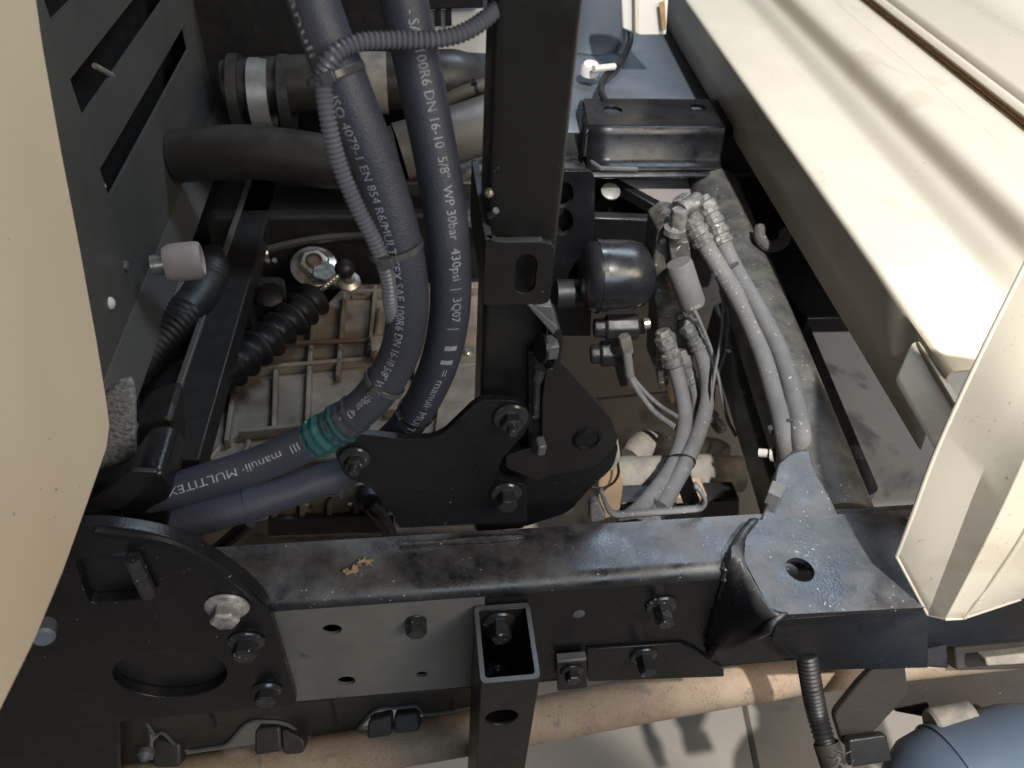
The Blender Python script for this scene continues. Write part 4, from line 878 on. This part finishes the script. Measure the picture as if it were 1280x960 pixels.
cable('thin grey cable bowing right beside the dark bar', [(900, 362, .40), (904, 385, .39), (900, 430, .37), (893, 470, .35), (888, 510, .33)], 1.8)
cable('thin grey cable nearest the cross tube', [(900, 362, .40), (910, 400, .385), (908, 435, .37), (900, 462, .355), (896, 480, .35)], 1.8)

fg = thing('grease_fitting', 'small flaking white fitting right of the lower hoses', 'fitting', P(893, 525, y=.33))
p = P(884, 516, y=.34); G().lathe(p, P(906, 540, y=.32)-p, [(.006, 0), (.011, .004), (.011, .012), (.007, .014), (.009, .02), (.009, .03), (.005, .034)], 10).make('body', 'corr', fg, smooth=30)

# ================================================================== CROSS TUBE AND NEIGHBOURS (right)
ctb = thing('cross_tube', 'dusty grey cross tube slanting from the far rail to the near rail', 'cross tube', P(960, 450, z=-.05))
c1, c2 = P(888, 222, z=-.035), P(1046, 660, z=-.035); dct = (c2-c1).normalized(); 
G().tube([c1-dct*.02+(c2-c1)*0+dct*0, c1.lerp(c2, .5), c2], .040, 32).make('tube', 'pipe', ctb, smooth=60)
for t_, an in ((.18, .9), (.34, 1.0), (.52, .95), (.66, 1.1), (.80, .75)):
    s_ = dct.cross(Z).normalized(); pn = (Z*math.sin(an+.3)-s_*math.cos(an+.3)*(-1)).normalized()
    G().lathe(c1.lerp(c2, t_)+pn*.0395, pn, [(.006, 0), (.005, .002), (.002, .003)], 8).make('lug', 'pipe', ctb)
vbz = thing('vertical_strip', 'dirty green black strip plate left of the cross tube', 'strip', P(960, 560, z=-.10))
G().prism([P(892, 380, z=-.06), P(918, 372, z=-.05), P(1010, 650, z=-.05), P(982, 660, z=-.06)], (0, 0, -.05)).make('strip', 'greenblack', vbz, bevel=.003)
for px, py in ((910, 440), (930, 490), (948, 545)): G().lathe(P(px, py, z=-.052), Z, [(.004, 0), (.004, .002)], 8).make('rivet', 'pipe', vbz)
wc_ = thing('white_clip', 'tiny white plastic clip on the strip plate', 'clip', P(957, 567, z=-.04))
p = P(949, 566, z=-.04); G().lathe(p, P(964, 567, z=-.035)-p, [(.005, 0), (.005, .012), (.009, .013), (.009, .016)], 12).make('pin', 'white', wc_)
gf = thing('tube_gusset', 'dusty black welded gusset where the cross tube meets the near rail', 'gusset', P(990, 640, z=0))
G().prism(fillet([P(988, 566, z=.012), P(1012, 560, z=.014), P(1018, 585, z=.012), P(1052, 648, z=.004), P(950, 652, z=.004), P(965, 612, z=.004), P(972, 580, z=.01)], [.006, .006, .006, 0, 0, .004, .006]), (0, 0, -.03)).make('gusset', 'rail', gf, bevel=.003, seg=3)
G().prism(fillet([P(966, 600, z=.018), P(984, 606, z=.018), P(976, 622, z=.018), P(960, 615, z=.018)], .001), (0, 0, -.016)).make('tab', 'grey_dust', gf, bevel=.0015)
db = thing('dark_side_beam', 'black box beam in the shadow below the cream panel', 'beam', P(1000, 350, z=-.1))
G().prism([P(930, 300, z=-.10), P(1008, 394, z=-.10), P(1100, 610, z=-.10), P(1045, 645, z=-.10)], (0, 0, -.06)).make('beam', 'black', db, bevel=.004)
G().prism([P(880, 188, z=-.08), P(1015, 188, z=-.08), P(1090, 396, z=-.08), P(1008, 397, z=-.08), P(930, 300, z=-.08)], (0, 0, -.03)).make('cover', 'black', db, bevel=.004)
hk = smooth_path([P(950, 285, z=.02), P(950, 298, z=.015), P(962, 308, z=.01), P(978, 303, z=.01), P(982, 290, z=.015)], 6)
G().tube(hk, .0085, 10).make('hook', 'pipe', db)

# driveshaft joint below
ds = thing('driveshaft_joint', 'dusty beige round joint housing between the rails', 'joint housing', P(850, 600, y=.26))
p0, p1 = P(776, 597, y=.27), P(925, 592, y=.27); ax = p1-p0; L_ = ax.length; r = mm(p0, 27)
G().lathe(p0, ax, [(r*.8, -.01), (r, 0), (r*1.02, L_*.1), (r*.96, L_*.13), (r*.98, L_*.4), (r*.98, L_*.78), (r*.92, L_*.80), (r*.9, L_*.83), (r*.88, L_*.86), (r*.86, L_), (r*.4, L_*1.02)], 30).make('housing', 'beige', ds, smooth=40)
G().lathe(p0+ax*.62+V((0, -.5*r, .82*r)), V((0, -.5, .8)), [(.018, 0), (.017, .003), (.012, .005)], 20).make('boss', 'beige', ds)
G().tube(smooth_path([P(790, 575, y=.34), P(812, 558, y=.36), P(845, 560, y=.36), P(880, 565, y=.36), P(905, 575, y=.34)], 6), lambda L, t: .02+.006*math.sin(t*9), 14).make('upper_casting', 'beige', ds, smooth=60)
G().prism(fillet(pl([(748, 600), (770, 575), (780, 600), (774, 645), (748, 650)], y=.20), .006), (0, .012, 0)).make('tan_ear', 'tan', ds, bevel=.002)
G().tube(smooth_path([P(772, 578, y=.19), P(773, 592, y=.185), P(766, 604, y=.185), P(752, 610, y=.185), P(735, 609, y=.185)], 6), .0016, 6).make('lead_wire', 'plastic', ds)
G().prism(pl([(775, 630), (925, 624), (925, 662), (775, 668)], y=.20), (0, .03, 0)).make('lower_bar', 'engine', ds, bevel=.003)
G().prism(pl([(844, 622), (884, 619), (884, 629), (844, 633)], y=.20), (0, .03, 0)).make('tan_strip', 'tan', ds, bevel=.002)

# hose tray on the rear edge of the near rail
ht = thing('hose_tray', 'bent grey steel hose tray on the back edge of the near rail', 'tray', P(810, 650, y=.065))
def strip(pts, wdt, t, name, mt='edge'):
    path = smooth_path(pts, 5); rows = [[p for p in path], [p+V(wdt) for p in path]]
    return G().grid(rows).make(name, mt, ht, smooth=50, solid=t)
strip([P(752, 616, y=.066), P(756, 628, y=.066), P(762, 641, y=.066), P(772, 647, y=.066), P(800, 645, y=.066), P(860, 641, y=.066), P(876, 638, y=.066), P(882, 628, y=.066), P(875, 615, y=.066), P(870, 610, y=.066)], (0, .007, 0), .0035, 'tray', 'grey_dust')
G().prism(fillet(pl([(737, 655), (737, 632), (748, 628), (760, 650)], y=.064), .006), (0, .01, 0)).make('end_tab', 'grey_dust', ht, bevel=.002)
G().prism(fillet(pl([(856, 636), (870, 612), (877, 632), (870, 637)], y=.080), .001), (0, .02, 0)).make('end_wedge', 'plastic', ht, bevel=.001)

# ================================================================== CREAM CAB PANELS (right)
DP = V((.0665, 1.0, 0)).normalized(); SP = V((1.0, -.0665, 0)).normalized()
ZE = .045                                # height of the lower edge above the frame
E2p = P(1000, 310, z=ZE)                  # a point on the lower edge of the flange
def line_pt(px, py, z):                   # s of a fold line of the pressing
    q = P(px, py, z=ZE+z); return (q-E2p).dot(SP)
e1 = line_pt(1080, 313, .100); v1 = line_pt(1090, 180, .117); f2 = line_pt(1150, 118, .170); f3 = line_pt(1165, 95, .160); f4 = line_pt(1190, 58, .138); g2 = line_pt(1200, 66, .162)
prof_c = [(0.0, 0), (e1*.5, .048), (e1, .094), (e1, .0970), (e1+.0005, .0985), (e1+.0018, .1000), (e1+.0035, .1008), (e1+.016, .103), (v1-.022, .108), (v1-.009, .1095), (v1+.005, .114), (v1+.018, .128), (v1+.030, .138), (f2-.022, .1600), (f2-.004, .1695), (f2+.004, .167), (f3+.006, .148), (f3+.018, .136), (f4, .135), (g2-.003, .149), (g2, .158)]
prof_c = [(a, b+ZE) for a, b in prof_c]
cab = thing('cream_cab_panel', 'long cream pressed cab panel with stepped folds on the right', 'cab panel', E2p)
def sweep(prof2, y0, y1, name, mt, thick, par=cab, n=8):
    rows = []
    for i in range(n+1):
        o_ = E2p+DP*(y0+(y1-y0)*i/n); rows.append([V((o_.x, o_.y, 0))+SP*s_+Z*z_ for s_, z_ in prof2])
    return G().grid(rows).make(name, mt, par, smooth=50, solid=thick)
def dense(pr, m_=4):
    o = []
    for a, b in zip(pr, pr[1:]):
        for k_ in range(m_): o.append((a[0]+(b[0]-a[0])*k_/m_, a[1]+(b[1]-a[1])*k_/m_))
    return o+[pr[-1]]
sm_c = smooth_path([V((a, b, 0)) for a, b in prof_c[6:]], 4)
sweep(prof_c[:6]+[(p.x, p.y) for p in sm_c], -.36, 1.3, 'pressed_top', 'cream', .002, n=10)
g0 = prof_c[-1]
sweep([(g0[0]+.001, g0[1]-.02), (g0[0]+.006, g0[1]-.02), (g0[0]+.012, g0[1]-.02)], -.36, 1.3, 'seam_gap', 'rustgap', .001)
sweep([(g0[0]+.010, g0[1]-.03), (g0[0]+.010, g0[1]+.004), (g0[0]+.013, g0[1]+.008), (g0[0]+.06, g0[1]+.030), (g0[0]+.066, g0[1]+.040), (g0[0]+.09, g0[1]+.060), (g0[0]+.30, g0[1]+.075)], -.36, 1.3, 'upper_panel', 'cream', .002)
# rear corner of the cab at the top of the picture
cr = thing('cream_corner', 'pale cream corner of the cab floor at the top edge', 'corner panel', P(805, 40, z=.14))
G().prism(pl([(775, -40), (838, -40), (833, 44), (800, 45), (778, 36)], y=1.02), (0, .01, 0)).make('face', 'white', cr, bevel=.003)
G().prism(pl([(792, -40), (800, -40), (797, 40), (793, 38)], y=1.012), (0, -.006, 0)).make('ridge', 'cream', cr, bevel=.001)
G().prism(pl([(824, 4), (831, 0), (833, 36), (828, 40)], y=1.008), (0, .003, 0)).make('brown_strip', 'rustgap', cr, bevel=.001)  # narrow brown strip near the right edge of the face

# folded clip on the flange
cl = thing('cream_clip', 'small folded cream clip on the side of the cab panel', 'clip', P(1150, 500, z=.09))
cpz = [P(1152, 427, z=.135), P(1141, 428, z=.133), P(1122, 472, z=.118), P(1165, 546, z=.118), P(1205, 610, z=.118), P(1228, 555, z=.135)]
G().prism(fillet(cpz, [.003, .003, .006, .003, 0, 0]), V((-.002, -.001, -.003))).make('face', 'cream', cl, bevel=.001)
G().prism([P(1147, 426, z=.137), P(1155, 428, z=.137), P(1232, 550, z=.137), P(1222, 552, z=.137)], V((.002, 0, -.012))).make('rim', 'cream', cl, bevel=.001)
G().prism([P(1155, 428, z=.130), P(1163, 432, z=.130), P(1164, 452, z=.128), P(1156, 440, z=.128)], V((0, 0, -.006))).make('rust_patch', 'rustgap', cl, bevel=.001)

# near flap of the cab rear corner
fp_ = thing('cream_flap', 'folded cream lower corner flap nearest the camera on the right', 'flap', D(1190, 770, .52))
dd = lambda px, py, d: D(px, py, d)
colA = [dd(1310, 270, 0.555), dd(1281, 332, 0.555), dd(1225, 445, 0.565), dd(1172, 560, 0.595), dd(1140, 645, 0.625), dd(1121, 695, 0.650)]
colB = [dd(1345, 320, 0.540), dd(1318, 390, 0.540), dd(1270, 500, 0.550), dd(1225, 600, 0.585), dd(1190, 690, 0.620), dd(1160, 768, 0.655)]
colC = [dd(1385, 330, 0.525), dd(1345, 420, 0.530), dd(1300, 530, 0.540), dd(1255, 630, 0.570), dd(1215, 710, 0.605), dd(1182, 773, 0.638)]
colD = [dd(1420, 340, 0.525), dd(1380, 440, 0.530), dd(1330, 560, 0.545), dd(1285, 655, 0.580), dd(1240, 725, 0.613), dd(1203, 772, 0.645)]
colE = [dd(1500, 330, 0.505), dd(1480, 450, 0.510), dd(1430, 570, 0.520), dd(1390, 670, 0.555), dd(1340, 720, 0.585), dd(1275, 748, 0.620)]
G().grid([smooth_path(c_, 5) for c_ in (colA, colB, colC, colD, colE)]).make('skin', 'cream', fp_, smooth=25, solid=.0022, bevel=.0006)
for c_ in ([colA[k] for k in range(6)], [c[5] for c in (colA, colB, colC, colD, colE)]):
    G().tube(smooth_path(c_, 8) if len(c_) == 6 else c_, .0019, 10).make('rolled_hem', 'cream', fp_)
seam = smooth_path([q_-fwd*.0008 for q_ in (colD[5].lerp(colE[5], .02), colD[4], colD[3], colD[2], colD[1])], 8)
G().tube(seam, lambda L, t: .0020+.0005*math.sin(L*800), 8).make('seam_bead', 'cream', fp_)
